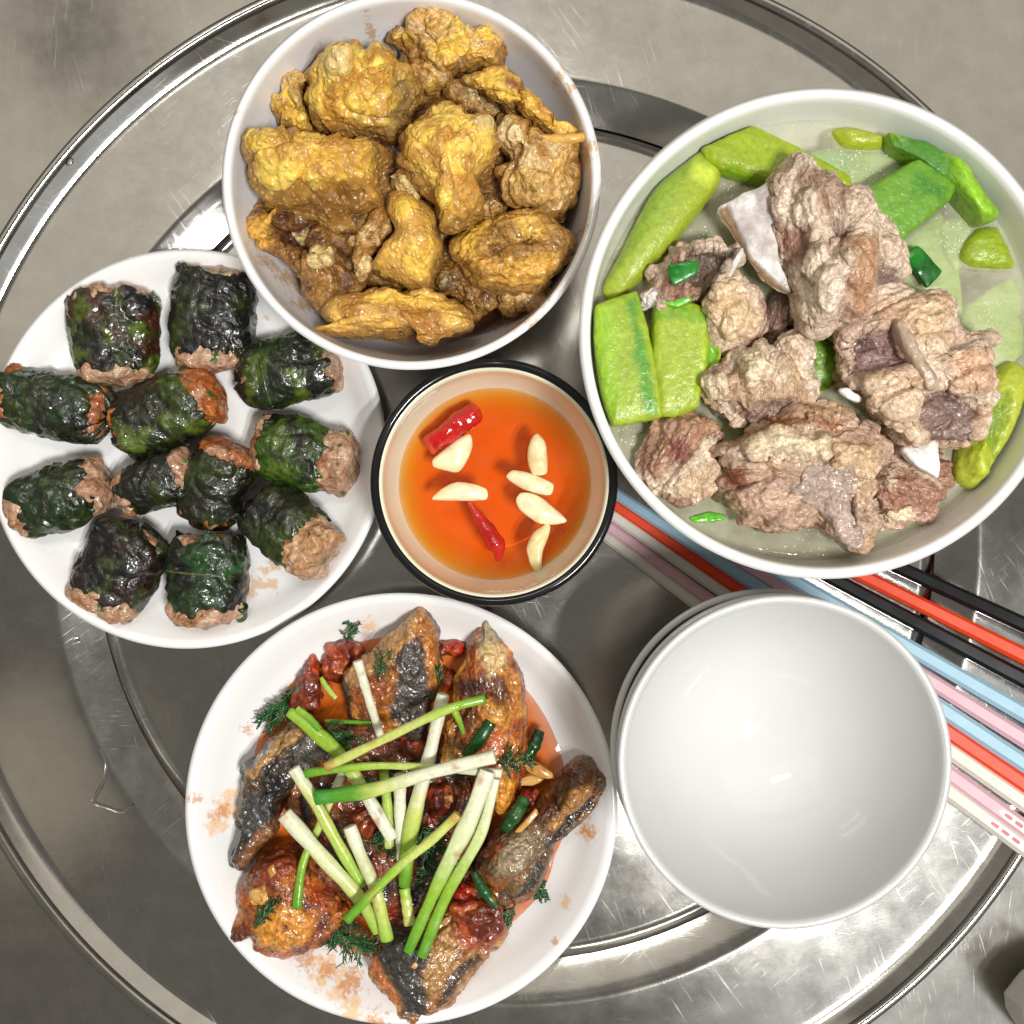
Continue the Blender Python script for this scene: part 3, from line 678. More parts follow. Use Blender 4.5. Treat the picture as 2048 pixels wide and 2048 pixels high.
# ------------------------------------------------------------------ soup
sr = wall_r(SBR, 0.085, 0.040, 0.009, 0.0715)-0.0022
pf = [(0, 0.0115), (0.030, 0.0115)]
for z in np.linspace(0.017, 0.0715, 8): pf.append((wall_r(SBR, 0.085, 0.040, 0.009, z)-0.0018, z))
pf += [(sr-0.0012, 0.0711), (sr-0.005, 0.0708), (0.03, 0.0708), (0, 0.0708)]
M['broth'] = liquid("cloudy_broth", (0.86, 0.9, 0.62), 26, milky=0.39, milk_col=(0.78, 0.75, 0.56), ripple=0.25)
o = lathe("broth", pf, SB, M['broth'], 180, None, 4, 0.15); tag(o, "cloudy pale green broth filling the largest white bowl", "soup")
BZ = 0.0708
gy = lin(176, 186, 50); gg = lin(120, 180, 44); gd = lin(44, 132, 18); gl = lin(196, 206, 70)
GG = "green gourd pieces in the soup"
def gourd(pts, zw, up, down, label, seed, cols, zones=(), p=4.5, tilt=(0, 0), ang=0.0, disp=None):
    if p > 2.8: p += 1.6
    gc = np.mean(pts, 0); fz = K*(H-zw)/H; zsc = 908/1754; bc = np.array([(1024+SB[0]/fz-1140)/zsc, (1024-SB[1]/fz-160)/zsc]); rl = (wall_r(SBR, 0.085, 0.040, 0.009, zw)-0.0042)/fz/zsc; pts = [tuple(gc+(np.array(q)-gc)*1.08) for q in pts]; pts = [tuple(bc+(np.array(q)-bc)*min(1.0, rl/np.linalg.norm(np.array(q)-bc))) for q in pts]
    zz = [(ZS(z[0]),)+tuple(z[1:]) for z in zones]
    return blob("gourd_piece", ZS(pts), zw, up, down, M['gourd'], None, seed, 180, 34, 6, p, 2.6,
         disp or (('f', 32, 0.0011), ('r', 240, 0.00032)), cols, 34, zz, (), 0.0003, 150, tilt, (ang, 7.0), 0.12 if p > 2.8 else 0.40, None, label, "gourd", GG, cvar=0.16)
gourd([(520, 270), (600, 150), (700, 190), (900, 300), (1040, 375), (1055, 420), (900, 440), (790, 410), (620, 370), (540, 320)], 0.072, 0.006, 0.010, "yellow-green gourd chunk with cut face behind the tall pork piece", 1.1, (gy, lin(150, 172, 26)), [([(600, 330), (800, 380), (1040, 400), (1000, 440), (760, 430), (600, 370)], lin(110, 150, 20), -0.002, 12)], ang=-0.5)
gourd([(430, 310), (500, 285), (560, 335), (550, 430), (430, 590), (300, 740), (190, 830), (145, 790), (210, 660), (320, 440)], 0.0715, 0.007, 0.010, "long rounded gourd stick lying along the bowl wall", 2.1, (lin(158, 176, 52), lin(180, 190, 74), lin(140, 170, 48)), [([(470, 300), (555, 340), (540, 420), (470, 380)], lin(188, 206, 70), 0, 12)], 2.2, ang=0.95)
gourd([(82, 890), (250, 838), (290, 960), (330, 1150), (342, 1290), (150, 1330), (112, 1200), (84, 1020)], 0.077, 0.006, 0.014, "upright flat gourd piece with dark green stripes touching the bowl wall", 3.1, (lin(154, 180, 46), lin(168, 188, 58)), [([(215, 850), (250, 838), (340, 1280), (290, 1300), (260, 1080)], lin(88, 152, 36), 0, 10), ([(85, 900), (160, 870), (190, 1290), (150, 1320), (100, 1150)], lin(150, 190, 40), 0, 14)], 3.6, ang=1.35)
gourd([(330, 890), (440, 878), (570, 920), (577, 1020), (560, 1130), (500, 1200), (490, 1260), (400, 1295), (340, 1280), (318, 1100)], 0.076, 0.007, 0.014, "thick light green gourd block next to the striped piece", 4.1, (lin(176, 190, 60), lin(190, 202, 80), lin(160, 182, 50)), [([(330, 890), (440, 878), (575, 920), (575, 960), (450, 920), (335, 925)], lin(126, 168, 44), 0, 8), ([(540, 930), (577, 930), (565, 1120), (530, 1150)], lin(120, 176, 34), -0.002, 8)], 3.4, ang=1.5)
gourd([(1110, 470), (1200, 400), (1330, 330), (1462, 420), (1440, 480), (1240, 640), (1160, 540)], 0.077, 0.005, 0.012, "bright green flat gourd slab leaning on the tall pork piece", 5.1, (lin(108, 158, 42), lin(126, 168, 52)), [([(1330, 340), (1460, 420), (1440, 470), (1330, 420)], lin(74, 136, 34), 0, 12)], 3.6, ang=0.6)
gourd([(1230, 225), (1400, 170), (1460, 190), (1540, 330), (1620, 520), (1560, 540), (1470, 440), (1330, 330), (1240, 275)], 0.0745, 0.007, 0.012, "large folded green gourd slab against the bowl wall", 6.1, (lin(128, 166, 46), lin(112, 158, 40)), [([(1230, 225), (1400, 200), (1480, 300), (1470, 440), (1330, 330)], lin(78, 140, 36), -0.001, 14), ([(1460, 190), (1620, 520), (1570, 530), (1440, 240)], lin(136, 188, 34), 0.002, 12)], 3.0, ang=-1.0)
gourd([(1010, 205), (1080, 150), (1150, 138), (1220, 190), (1240, 225), (1190, 270), (1060, 265)], 0.0690, 0.0055, 0.010, "small rounded yellow-green gourd end near the top of the soup bowl wall", 7.1, (lin(168, 180, 44), lin(150, 172, 44)), (), 2.2)
gourd([(1510, 685), (1560, 590), (1680, 552), (1765, 548), (1790, 610), (1780, 690), (1680, 730), (1560, 722)], 0.0695, 0.0050, 0.010, "rounded yellow-green gourd piece poking out of clear broth by the rim", 8.1, (lin(174, 180, 44), lin(146, 168, 38)), (), 2.3)
gourd([(1490, 1430), (1540, 1300), (1590, 1180), (1680, 1110), (1740, 1140), (1752, 1220), (1700, 1400), (1630, 1545), (1560, 1580), (1490, 1520)], 0.0705, 0.008, 0.012, "ridged bulbous gourd stick beside the bone shard", 9.1, (lin(158, 174, 40), lin(176, 186, 60), lin(140, 168, 40)), [([(1600, 1330), (1690, 1200), (1700, 1300), (1640, 1450)], lin(124, 156, 34), -0.003, 16), ([(1540, 1430), (1600, 1400), (1610, 1520), (1550, 1550)], lin(176, 190, 50), 0.003, 12)], 2.6, ang=1.1)
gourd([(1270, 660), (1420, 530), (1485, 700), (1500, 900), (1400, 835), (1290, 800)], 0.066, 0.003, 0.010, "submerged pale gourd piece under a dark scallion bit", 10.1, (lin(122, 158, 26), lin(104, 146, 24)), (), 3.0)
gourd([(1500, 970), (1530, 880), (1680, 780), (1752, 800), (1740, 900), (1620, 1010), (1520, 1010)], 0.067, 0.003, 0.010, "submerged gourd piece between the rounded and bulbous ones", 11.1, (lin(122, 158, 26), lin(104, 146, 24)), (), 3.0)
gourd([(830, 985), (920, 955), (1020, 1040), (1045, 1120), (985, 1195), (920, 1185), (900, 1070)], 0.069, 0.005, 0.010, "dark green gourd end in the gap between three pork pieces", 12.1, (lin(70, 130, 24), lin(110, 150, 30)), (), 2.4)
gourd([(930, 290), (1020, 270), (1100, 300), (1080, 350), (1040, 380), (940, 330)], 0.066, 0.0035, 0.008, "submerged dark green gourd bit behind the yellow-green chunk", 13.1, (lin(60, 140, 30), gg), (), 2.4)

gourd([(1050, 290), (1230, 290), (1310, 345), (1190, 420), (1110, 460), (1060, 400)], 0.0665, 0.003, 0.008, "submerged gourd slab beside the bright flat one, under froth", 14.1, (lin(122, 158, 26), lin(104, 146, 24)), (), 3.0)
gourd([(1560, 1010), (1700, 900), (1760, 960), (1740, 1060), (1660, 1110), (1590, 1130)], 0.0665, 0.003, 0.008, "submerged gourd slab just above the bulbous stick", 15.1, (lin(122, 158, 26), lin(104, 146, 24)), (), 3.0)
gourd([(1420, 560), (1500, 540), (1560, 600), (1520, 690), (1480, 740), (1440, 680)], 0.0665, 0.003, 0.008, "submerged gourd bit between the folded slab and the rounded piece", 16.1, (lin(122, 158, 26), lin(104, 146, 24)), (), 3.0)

pk = lin(198, 170, 148); pk2 = lin(168, 136, 114); pk3 = lin(220, 198, 174); pbr = lin(148, 106, 86); fat = lin(226, 204, 170); mar = lin(128, 104, 94); bonec = lin(214, 206, 200); prp = lin(150, 118, 112)
PG = "pork rib pieces in the soup"
PD = (('f', 50, 0.0026), ('B', 85, 0.0022), ('c', 60, 0.0022), ('r', 200, 0.0013), ('r', 420, 0.0009))
def pork(name, pts, zw, up, down, seed, cols=(pk, pk2, pk3), zones=(), feats=(), parent=None, label=None, mat='pork', disp=PD, p=2.7, tilt=(0, 0), st=None, edge=0.003):
    if st is None and disp is PD: st = (seed*1.7, 2.4)
    zz = [(ZS(z[0]),)+tuple(z[1:]) for z in zones]
    ff = [(ZS([(a, b)])[0]+(r*0.5177, dh)) for a, b, r, dh in feats]
    return blob(name, ZS(pts), zw, up, down, M[mat], parent, seed, 300 if disp is PD else 150, 76 if disp is PD else 30, 7, p, 2.4, disp, cols, 80, zz, ff, edge, 140, tilt, st, 0.45, None, label, "pork" if label else None, PG if label else None)
BD = (('f', 60, 0.0010), ('f', 260, 0.0004))
def pork_thing(label, px): 
    q = un(*ZS([px])[0], 0.06); e = empty("pork_rib_piece", q); tag(e, label, "pork", PG); return e
t = pork_thing("tall pork rib piece with a broad white bone plate, resting highest in the soup", (950, 650))
pork("meat", [(770, 400), (840, 330), (865, 300), (890, 310), (920, 345), (1000, 380), (1020, 430), (1112, 430), (1130, 520), (1190, 560), (1240, 630), (1285, 740), (1190, 800), (1160, 900), (1060, 940), (990, 980), (900, 965), (850, 830), (790, 690), (760, 560)], 0.083, 0.016, 0.020, 21.0,
     zones=[([(870, 700), (950, 650), (1060, 700), (1040, 860), (980, 960), (880, 940)], pk3, 0.004, 12), ([(1060, 640), (1180, 620), (1170, 860), (1080, 920)], lin(178, 134, 100), 0.003, 14), ([(800, 560), (920, 560), (930, 660), (850, 720)], pbr, -0.004, 14), ([(1000, 560), (1080, 560), (1080, 640), (1000, 640)], lin(120, 84, 74), -0.003, 14), ([(1180, 700), (1280, 720), (1260, 800), (1190, 800)], mar, -0.003, 10)],
     feats=((940, 430, 70, 0.004), (1060, 480, 60, 0.004), (960, 850, 120, 0.005)), parent=t, st=(1.4, 2.2))
pork("bone_plate", [(575, 500), (640, 455), (760, 408), (800, 430), (810, 560), (800, 700), (850, 830), (770, 790), (690, 690), (625, 570)], 0.085, 0.003, 0.007, 22.0, (bonec, lin(236, 232, 226), lin(186, 174, 168)), [([(570, 500), (610, 480), (700, 690), (850, 830), (770, 800), (680, 700), (610, 570)], lin(150, 120, 84), -0.0015, 4, 3)], parent=t, mat='bone', disp=BD, p=4, edge=0.0006, tilt=(0.18, 0.05))
t = pork_thing("small pork rib piece with dark crusted marrow and green scallion on it", (500, 820))
pork("meat", [(370, 680), (420, 640), (520, 635), (655, 655), (610, 760), (690, 850), (730, 950), (640, 1030), (560, 1010), (520, 880), (450, 860), (380, 840), (330, 905), (275, 855), (310, 760)], 0.076, 0.011, 0.014, 23.0, (pk, pbr, pk3),
     [([(440, 645), (655, 655), (590, 760), (520, 860), (480, 800), (460, 720)], lin(92, 72, 52), -0.003, 10), ([(530, 850), (620, 780), (690, 850), (720, 950), (620, 1020), (570, 960)], lin(220, 190, 150), 0.003, 12), ([(280, 840), (330, 800), (330, 890), (285, 880)], bonec, 0, 6)], parent=t)
pork("bone_edge", [(585, 770), (655, 655), (668, 668), (640, 730), (600, 790), (520, 870), (515, 855)], 0.0845, 0.002, 0.008, 24.0, (bonec, lin(170, 140, 110)), parent=t, mat='bone', disp=BD, p=3, edge=0.0004)
pork("pork_rib_piece", [(470, 1165), (545, 1130), (600, 1080), (640, 1050), (700, 1030), (760, 1040), (860, 1015), (920, 1080), (935, 1180), (910, 1270), (760, 1315), (640, 1335), (580, 1280), (500, 1215)], 0.077, 0.013, 0.016, 25.0, (lin(190, 160, 126), pk2, pk3),
     [([(650, 1060), (730, 1030), (770, 1130), (760, 1190), (680, 1180)], fat, 0.005, 10), ([(480, 1150), (580, 1150), (600, 1230), (520, 1220)], fat, 0.002, 10), ([(640, 1270), (860, 1230), (900, 1270), (700, 1330)], lin(140, 112, 98), -0.003, 12)], label="squat pork rib piece with a pale fat flap in the middle of the soup")
t = pork_thing("wide pork rib piece with membrane, bone strip and round marrow face", (1320, 1100))
pork("meat", [(1055, 960), (1130, 860), (1200, 808), (1330, 820), (1432, 828), (1470, 920), (1500, 1000), (1600, 990), (1620, 1020), (1575, 1080), (1605, 1140), (1595, 1300), (1540, 1390), (1400, 1400), (1330, 1425), (1240, 1400), (1180, 1320), (1130, 1240), (1050, 1200), (1050, 1090)], 0.080, 0.014, 0.018, 26.0, (pk3, pk, lin(200, 164, 132)),
     [([(1075, 1010), (1130, 960), (1260, 950), (1320, 1100), (1250, 1140), (1100, 1130)], prp, -0.005, 10), ([(1110, 980), (1200, 970), (1210, 1040), (1130, 1060)], lin(92, 66, 58), -0.003, 12), ([(1360, 1220), (1470, 1190), (1590, 1260), (1560, 1380), (1400, 1400), (1340, 1320)], lin(132, 106, 94), -0.004, 8), ([(1130, 1160), (1230, 1140), (1330, 1220), (1330, 1400), (1240, 1390), (1180, 1290)], lin(218, 190, 160), 0.004, 12), ([(1300, 850), (1430, 840), (1470, 980), (1380, 1060), (1310, 960)], lin(220, 188, 150), 0.002, 14), ([(1440, 1060), (1580, 1070), (1590, 1180), (1490, 1180)], lin(214, 170, 138), 0.004, 12)],
     feats=((1230, 1280, 70, 0.004),), parent=t)
pork("bone_strip", [(1255, 945), (1290, 930), (1340, 1040), (1410, 1150), (1420, 1190), (1380, 1200), (1340, 1130), (1290, 1040)], 0.0945, 0.0028, 0.010, 27.0, (lin(176, 154, 130), lin(156, 132, 112)), parent=t, mat='bone', disp=BD, p=3, edge=0.0004)
pork("bone_shard", [(1290, 1420), (1405, 1395), (1418, 1450), (1420, 1535), (1380, 1520), (1320, 1475)], 0.083, 0.002, 0.006, 28.0, (lin(236, 234, 232), lin(220, 214, 208)), parent=t, mat='bone', disp=BD, p=4, edge=0.0003)
pork("bone_tip", [(1040, 1200), (1075, 1195), (1130, 1230), (1110, 1250), (1070, 1235)], 0.086, 0.002, 0.004, 29.0, (lin(236, 232, 228), bonec), parent=t, mat='bone', disp=BD, p=3, edge=0.0002)
t = pork_thing("big pork rib piece with a fat ridge and grey T-shaped cut bone", (880, 1550))
pork("meat", [(540, 1440), (620, 1400), (680, 1350), (800, 1295), (900, 1278), (1000, 1300), (1110, 1330), (1190, 1400), (1195, 1480), (1160, 1560), (1165, 1700), (1140, 1790), (1090, 1815), (1020, 1780), (960, 1705), (880, 1740), (750, 1745), (640, 1690), (590, 1600), (570, 1500)], 0.078, 0.015, 0.016, 30.0, (pk, lin(190, 156, 124), pk2),
     [([(620, 1410), (800, 1300), (1000, 1310), (1110, 1350), (900, 1370), (690, 1400)], lin(150, 100, 64), -0.002, 14), ([(680, 1420), (800, 1370), (980, 1390), (980, 1450), (840, 1440), (700, 1460)], fat, 0.005, 10), ([(1000, 1400), (1180, 1400), (1180, 1520), (1020, 1490)], lin(208, 176, 138), 0.003, 12), ([(590, 1480), (700, 1480), (680, 1580), (600, 1570)], lin(140, 84, 58), 0, 12), ([(640, 1600), (800, 1560), (960, 1680), (860, 1730), (700, 1700)], lin(200, 166, 142), 0.001, 14)], parent=t, st=(0.1, 1.8))
pork("cut_bone", [(870, 1490), (960, 1470), (1080, 1490), (1110, 1540), (1105, 1650), (1130, 1790), (1085, 1805), (1040, 1770), (990, 1690), (900, 1640), (800, 1600), (840, 1550)], 0.0915, 0.0030, 0.012, 31.0, (lin(164, 140, 126), lin(150, 124, 114), lin(180, 156, 140)), [([(1080, 1600), (1105, 1600), (1110, 1720), (1095, 1720)], lin(70, 44, 30), -0.003, 4, 3), ([(880, 1460), (905, 1460), (890, 1560), (870, 1550)], lin(50, 34, 26), -0.003, 4, 3)], parent=t, mat='pork', disp=(('f', 120, 0.0010), ('f', 500, 0.0006)), p=4, edge=0.0008)
pork("pork_rib_piece", [(265, 1490), (340, 1330), (430, 1300), (540, 1310), (595, 1370), (535, 1440), (560, 1530), (480, 1615), (380, 1635), (290, 1550)], 0.0725, 0.013, 0.012, 32.0, (lin(178, 136, 108), pbr, pk3), [([(370, 1400), (450, 1380), (470, 1460), (400, 1480)], lin(126, 66, 52), 0, 14), ([(440, 1500), (560, 1500), (540, 1580), (400, 1620)], lin(206, 176, 140), 0.001, 12)], label="reddish pork piece half sunk near the lower bowl wall")
pork("pork_rib_piece", [(1170, 1530), (1260, 1465), (1380, 1500), (1450, 1560), (1400, 1660), (1330, 1700), (1200, 1735), (1150, 1690)], 0.0695, 0.008, 0.012, 33.0, (lin(190, 152, 132), lin(164, 120, 98), pk3), [([(1180, 1680), (1320, 1640), (1330, 1690), (1200, 1735)], fat, 0.002, 8)], label="pinkish pork piece half sunk beside the cut bone")
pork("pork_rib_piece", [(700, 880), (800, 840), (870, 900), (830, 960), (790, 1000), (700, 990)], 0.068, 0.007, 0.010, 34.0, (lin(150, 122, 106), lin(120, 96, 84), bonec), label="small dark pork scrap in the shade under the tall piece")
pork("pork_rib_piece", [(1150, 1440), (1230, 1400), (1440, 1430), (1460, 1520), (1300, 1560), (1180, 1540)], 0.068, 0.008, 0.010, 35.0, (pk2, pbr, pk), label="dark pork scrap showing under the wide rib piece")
SG = "scallion bits floating in the soup"
def slab(name, pts, zw, th, cols, label, seed, cat, group, Z=ZS, mat='scallion', tilt=(0, 0), p=4):
    return blob(name, Z(pts), zw, th, th, M[mat], None, seed, 60, 10, 4, p, 3, (('f', 120, 0.0006),), cols, 90, (), (), 0.0002, 200, tilt, None, 0.2, None, label, cat, group)
slab("scallion_bit", [(1295, 680), (1340, 642), (1435, 740), (1375, 800)], 0.0735, 0.0012, (lin(16, 92, 22), lin(30, 120, 30)), "dark green scallion bit over the submerged pale gourd", 1.0, "scallion", SG)
slab("scallion_bit", [(375, 715), (490, 700), (485, 755), (400, 795)], 0.0885, 0.0012, (lin(16, 100, 26), lin(40, 130, 40)), "dark green scallion bit lying on the crusted marrow", 2.0, "scallion", SG, tilt=(0, 0.1))
slab("scallion_bit", [(345, 862), (420, 800), (470, 850), (420, 880)], 0.083, 0.0012, (lin(110, 196, 50), lin(140, 206, 70)), "light green scallion bit beside the thick gourd block", 3.0, "scallion", SG)
slab("scallion_bit", [(460, 1690), (540, 1670), (600, 1680), (590, 1700), (480, 1712)], 0.0712, 0.0009, (lin(110, 190, 40), lin(70, 160, 40)), "thin scallion strip floating by the lower bowl wall", 4.0, "scallion", SG)
# froth flecks on the broth
Vs = []; Fs = []; k = 0
for cxy, nn, sp_ in [((1090, 290), 60, 90), ((1500, 560), 40, 60), ((640, 440), 50, 70), ((1480, 640), 25, 40), ((400, 1340), 20, 60), ((230, 1380), 25, 50), ((1620, 930), 25, 60), ((520, 600), 30, 50), ((900, 1760), 40, 120), ((330, 1520), 20, 60), ((1180, 380), 30, 60), ((1420, 480), 20, 40)]:
    for _ in range(nn):
        q = ZS([(cxy[0]+rng.normal()*sp_*0.6, cxy[1]+rng.normal()*sp_*0.6)])[0]; c3 = un(q[0], q[1], BZ+0.0001)
        r = rng.uniform(0.00012, 0.00038); m_ = 7; a0 = rng.uniform(0, 6)
        ring = [c3+np.array([math.cos(a0+i/m_*2*math.pi)*r*rng.uniform(0.5, 1.3), math.sin(a0+i/m_*2*math.pi)*r*rng.uniform(0.5, 1.3), 0]) for i in range(m_)]
        Vs += ring+[c3+np.array([0, 0, r*0.4])]; Fs += [[k+i, k+(i+1) % m_, k+m_] for i in range(m_)]; k += m_+1
o = mesh_obj("froth_flecks", Vs, Fs, M.setdefault('froth', ceramic("froth", (0.66, 0.65, 0.50), 0.3)))
tag(o, "tiny pale froth flecks scattered over the broth", "froth", kind="stuff")

# ------------------------------------------------------------------ leaf rolls
lg = lin(44, 56, 12); lk2 = lin(26, 27, 10); lbk = lin(15, 13, 9); lgr = lin(76, 92, 18); lrd = lin(66, 32, 14); lgd = lin(26, 48, 14)
mc = lin(180, 138, 108); mc2 = lin(158, 104, 66); mc3 = lin(202, 168, 138); mch = lin(160, 84, 34)
def roll(label, p0, p1, w0, w1, e0, e1, seed, cols, z0=0.0172, z1=0.0172, flat=0.82, mcols=(mc, mc2, mc3), vein=None, close0=False, close1=False, specks=True):
    P0 = un(*ZR([p0])[0], z0); P1 = un(*ZR([p1])[0], z1); mid = (P0+P1)/2; P0 = mid+(P0-mid)*0.96; P1 = mid+(P1-mid)*0.96; sc = 0.44519*K*(H-0.018)/H
    W0, W1, E0, E1 = w0*sc*0.91, w1*sc*0.91, e0*sc*0.8, e1*sc*0.8
    d = P1-P0; L = np.linalg.norm(d); d /= L
    side = np.cross((0, 0, 1.0), d); side /= np.linalg.norm(side); upv = np.cross(d, side)
    root = empty("leaf_roll", ((P0+P1)/2*np.array([1, 1, 0])+np.array([0, 0, 0.006]))); tag(root, label, "leaf roll", "grilled leaf rolls on the plate")
    n = 120; rows = 56; a = np.linspace(0, 2*math.pi, n, endpoint=False)
    ca, sa = np.cos(a), np.sin(a); pw = 2/2.2
    cx = np.sign(ca)*np.abs(ca)**pw; cy = np.sign(sa)*np.abs(sa)**pw*flat
    # minced meat inside
    if E0 > 0 or E1 > 0:
        V = []; s0, s1 = -E0, L+E1; rr = 70
        for i in range(rr):
            u = i/(rr-1); s = s0+(s1-s0)*u
            w = (W0+(W1-W0)*np.clip(s/L, 0, 1))*(0.93-0.17*float(sstep(0.0, 0.22, np.array(s/L)))*float(sstep(0.0, 0.22, np.array(1-s/L))))
            e = min(1.0, (1-abs(2*u-1))*rr/2/9.0); w = w*max(0.02, (1-(1-e)**2.6))**0.6
            V.append(P0+d*s+np.outer(cx*w, side)+np.outer(cy*w, upv))
        V = np.concatenate(V); Q = grid_faces(rr, n); tr = np.zeros((0, 3), int)
        N_ = vnormals(V, Q, tr)
        dsp = fbm(V*70, seed+60, 3)*0.0022+np.clip(pn(V*210, seed+61), -0.2, 1)*0.0022+ridge(V*330, seed+62, 2)*0.0008
        V2 = V+N_*dsp[:, None]
        V2[:, 2] = np.maximum(V2[:, 2], 0.0056)
        col = np.tile(mcols[0], (len(V), 1))
        col = mixc(col, mcols[1], sstep(0, 0.35, fbm(V*90, seed+63, 3))); col = mixc(col, mcols[2], sstep(0.05, 0.35, fbm(V*160, seed+64, 3)))
        if specks: col = mixc(col, lin(60, 90, 30), sstep(0.50, 0.56, pn(V*330, seed+65)))
        F = Q.tolist()+[list(range(n))[::-1], list(range((rr-1)*n, rr*n))]
        mesh_obj("meat_filling", V2, F, M['mince'], root, col)
    # leaf wrapped around it
    V = []; tt = []
    j0 = 0.0030*fbm(np.stack([ca*1.6, sa*1.6, np.zeros(n)], 1), seed+70, 4)*2; j1 = 0.0030*fbm(np.stack([ca*2.2, sa*2.2, np.ones(n)], 1), seed+71, 3)*2
    tk = 0.0009
    for i in range(rows):
        u = i/(rows-1); S_ = (1-u)*j0+u*(L+j1); w = W0+(W1-W0)*u
        e = 1.0
        if close0 and u < 0.2: e *= math.sqrt(max(0.02, 1-(1-u/0.2)**2))
        if close1 and u > 0.8: e *= math.sqrt(max(0.02, 1-(1-(1-u)/0.2)**2))
        bul = 1.04-0.15*abs(2*u-1)**4
        V.append(P0+d*S_[:, None]+np.outer(cx*w*e*bul, side)+np.outer(cy*w*e*bul, upv))
    inn = []
    for u, k_, sh in ((1.0, 0.965, -0.0006), (0.9, 0.93, 0)):
        S_ = u*(L+j1)+(1-u)*j0+sh; w = W0+(W1-W0)*u; e = 0.14 if close1 else 1
        inn.append(P0+d*S_[:, None]+np.outer(cx*w*e*k_, side)+np.outer(cy*w*e*k_, upv))
    out0 = []
    for u, k_, sh in ((0.1, 0.93, 0), (0.0, 0.965, 0.0006)):
        S_ = u*(L+j1)+(1-u)*j0+sh; w = W0+(W1-W0)*u; e = 0.14 if close0 else 1
        out0.append(P0+d*S_[:, None]+np.outer(cx*w*e*k_, side)+np.outer(cy*w*e*k_, upv))
    V = np.concatenate(out0+V+inn); rw = rows+4
    Q = grid_faces(rw, n); N_ = vnormals(V, Q, np.zeros((0, 3), int))
    st = V-P0; us = st@d; ws = st@side; hs = st@upv
    PA = np.stack([us, ws, hs], 1)
    vein_dir = PA*np.array([1.0, 0.55, 0.55])
    dsp = fbm(PA*48, seed+1, 3)*0.0020+ridge(vein_dir*95+0.5*fbm(PA*60, seed+8, 2)[:, None], seed+2, 3)*0.0013+ridge(PA*260, seed+3, 2)*0.0006-np.clip(1-np.abs(pn(PA*55, seed+4))*8, 0, 1)*0.0008
    V2 = V+N_*dsp[:, None]; V2[:, 2] = np.maximum(V2[:, 2], 0.0055)
    cols = [np.asarray(q) for q in cols]; col = np.tile(cols[0], (len(V), 1))
    for q in range(1, len(cols)):
        col = mixc(col, cols[q], sstep(-0.02, 0.30, fbm(PA*(52+9*q), seed+10+q*2.3, 4)))
    F = Q.tolist()
    if close0: F.append(list(range(n))[::-1])
    if close1: F.append(list(range((rw-1)*n, rw*n)))
    lf = mesh_obj("leaf_wrap", V2, F, M['leaf'], root, col)
    if vein is not None:
        u, c_ = vein; pts = []
        w = (W0+(W1-W0)*u)
        for th in np.linspace(0.25, math.pi-0.25, 9):
            x_ = np.sign(math.cos(th))*abs(math.cos(th))**pw; y_ = abs(math.sin(th))**pw*flat
            pts.append(P0+d*(L*(u+0.04*math.cos(th)))+side*x_*w*1.075+upv*y_*w*1.085)
        tube("leaf_vein", pts, [0.0004, 0.0007, 0.0006, 0.0004], M['leaf'], lf, 8, 30, [(0, c_), (1, c_)], hollow=False)
    return root
roll("leaf roll with brown-blistered top and meat at its lower end, beside the blackest roll", (500, 285), (520, 640), 215, 185, 30, 75, 1.0, (lk2, lg, lbk, lrd, lgr), flat=0.66)
roll("blackest leaf roll, charred all over, its pink meat end towards the centre roll", (965, 185), (945, 580), 192, 185, 18, 78, 2.0, (lbk, lk2, lg, lbk), flat=0.7)
roll("leaf roll with one rounded closed end, tucked against the chicken bowl", (1085, 690), (1490, 575), 150, 170, 0, 52, 3.0, (lk2, lgd, lbk, lgr), flat=0.8, close0=True, vein=(0.3, lin(60, 80, 30)))
roll("dull dark green leaf roll with a crosswise vein at the plate edge", (35, 745), (495, 840), 150, 142, 45, 0, 4.0, (lin(24, 36, 20), lk2, lg, lgd), flat=0.85, vein=(0.28, lin(116, 96, 40)), mcols=(mch, mc2, mc), close1=True)
roll("leaf roll in the middle of the plate with a browned orange meat end", (515, 925), (905, 745), 150, 165, 0, 125, 5.0, (lk2, lbk, lg, lgr), flat=0.85, mcols=(mch, lin(186, 110, 50), mc), close0=True)
roll("bright green leaf roll with knobbly meat at both ends, next to the dipping bowl", (1180, 965), (1480, 1030), 150, 160, 50, 165, 6.0, (lin(54, 84, 18), lg, lgr, lk2), flat=0.86, vein=(0.42, lin(70, 90, 30)))
roll("glossy leaf roll with pink meat end over the plate rim side", (105, 1255), (435, 1150), 148, 140, 88, 85, 7.0, (lk2, lgd, lbk, lg), flat=0.85)
roll("smallest leaf roll, squeezed between three others", (565, 1180), (835, 1095), 112, 125, 45, 70, 8.0, (lk2, lg, lbk), flat=0.95)
roll("wrinkled dark leaf roll beside the smallest one, browned meat at its upper end", (1035, 1000), (905, 1315), 155, 140, 60, 0, 9.0, (lk2, lbk, lg), z0=0.021, flat=0.9, mcols=(mch, mc2, mc), close1=True)
roll("leaf roll tilted up so that its speckled meat end faces the viewer", (1165, 1225), (1370, 1405), 155, 160, 0, 175, 10.0, (lk2, lgd, lbk, lg), z0=0.017, z1=0.024, flat=0.9, mcols=(lin(188, 140, 96), mc, mc3), close0=True)
roll("large dark leaf roll with a wide browned meat end at the bottom of the plate", (625, 1325), (475, 1650), 185, 180, 0, 110, 11.0, (lbk, lk2, lg, lin(40, 24, 16)), flat=0.78, close0=True, mcols=(mc, mch, mc3))
stemroll = roll("deep green leaf roll with a hanging stem tip beside its ragged meat end", (930, 1375), (925, 1715), 178, 185, 12, 85, 12.0, (lgd, lk2, lin(26, 70, 24), lbk), flat=0.75, vein=(0.48, lin(74, 92, 40)))
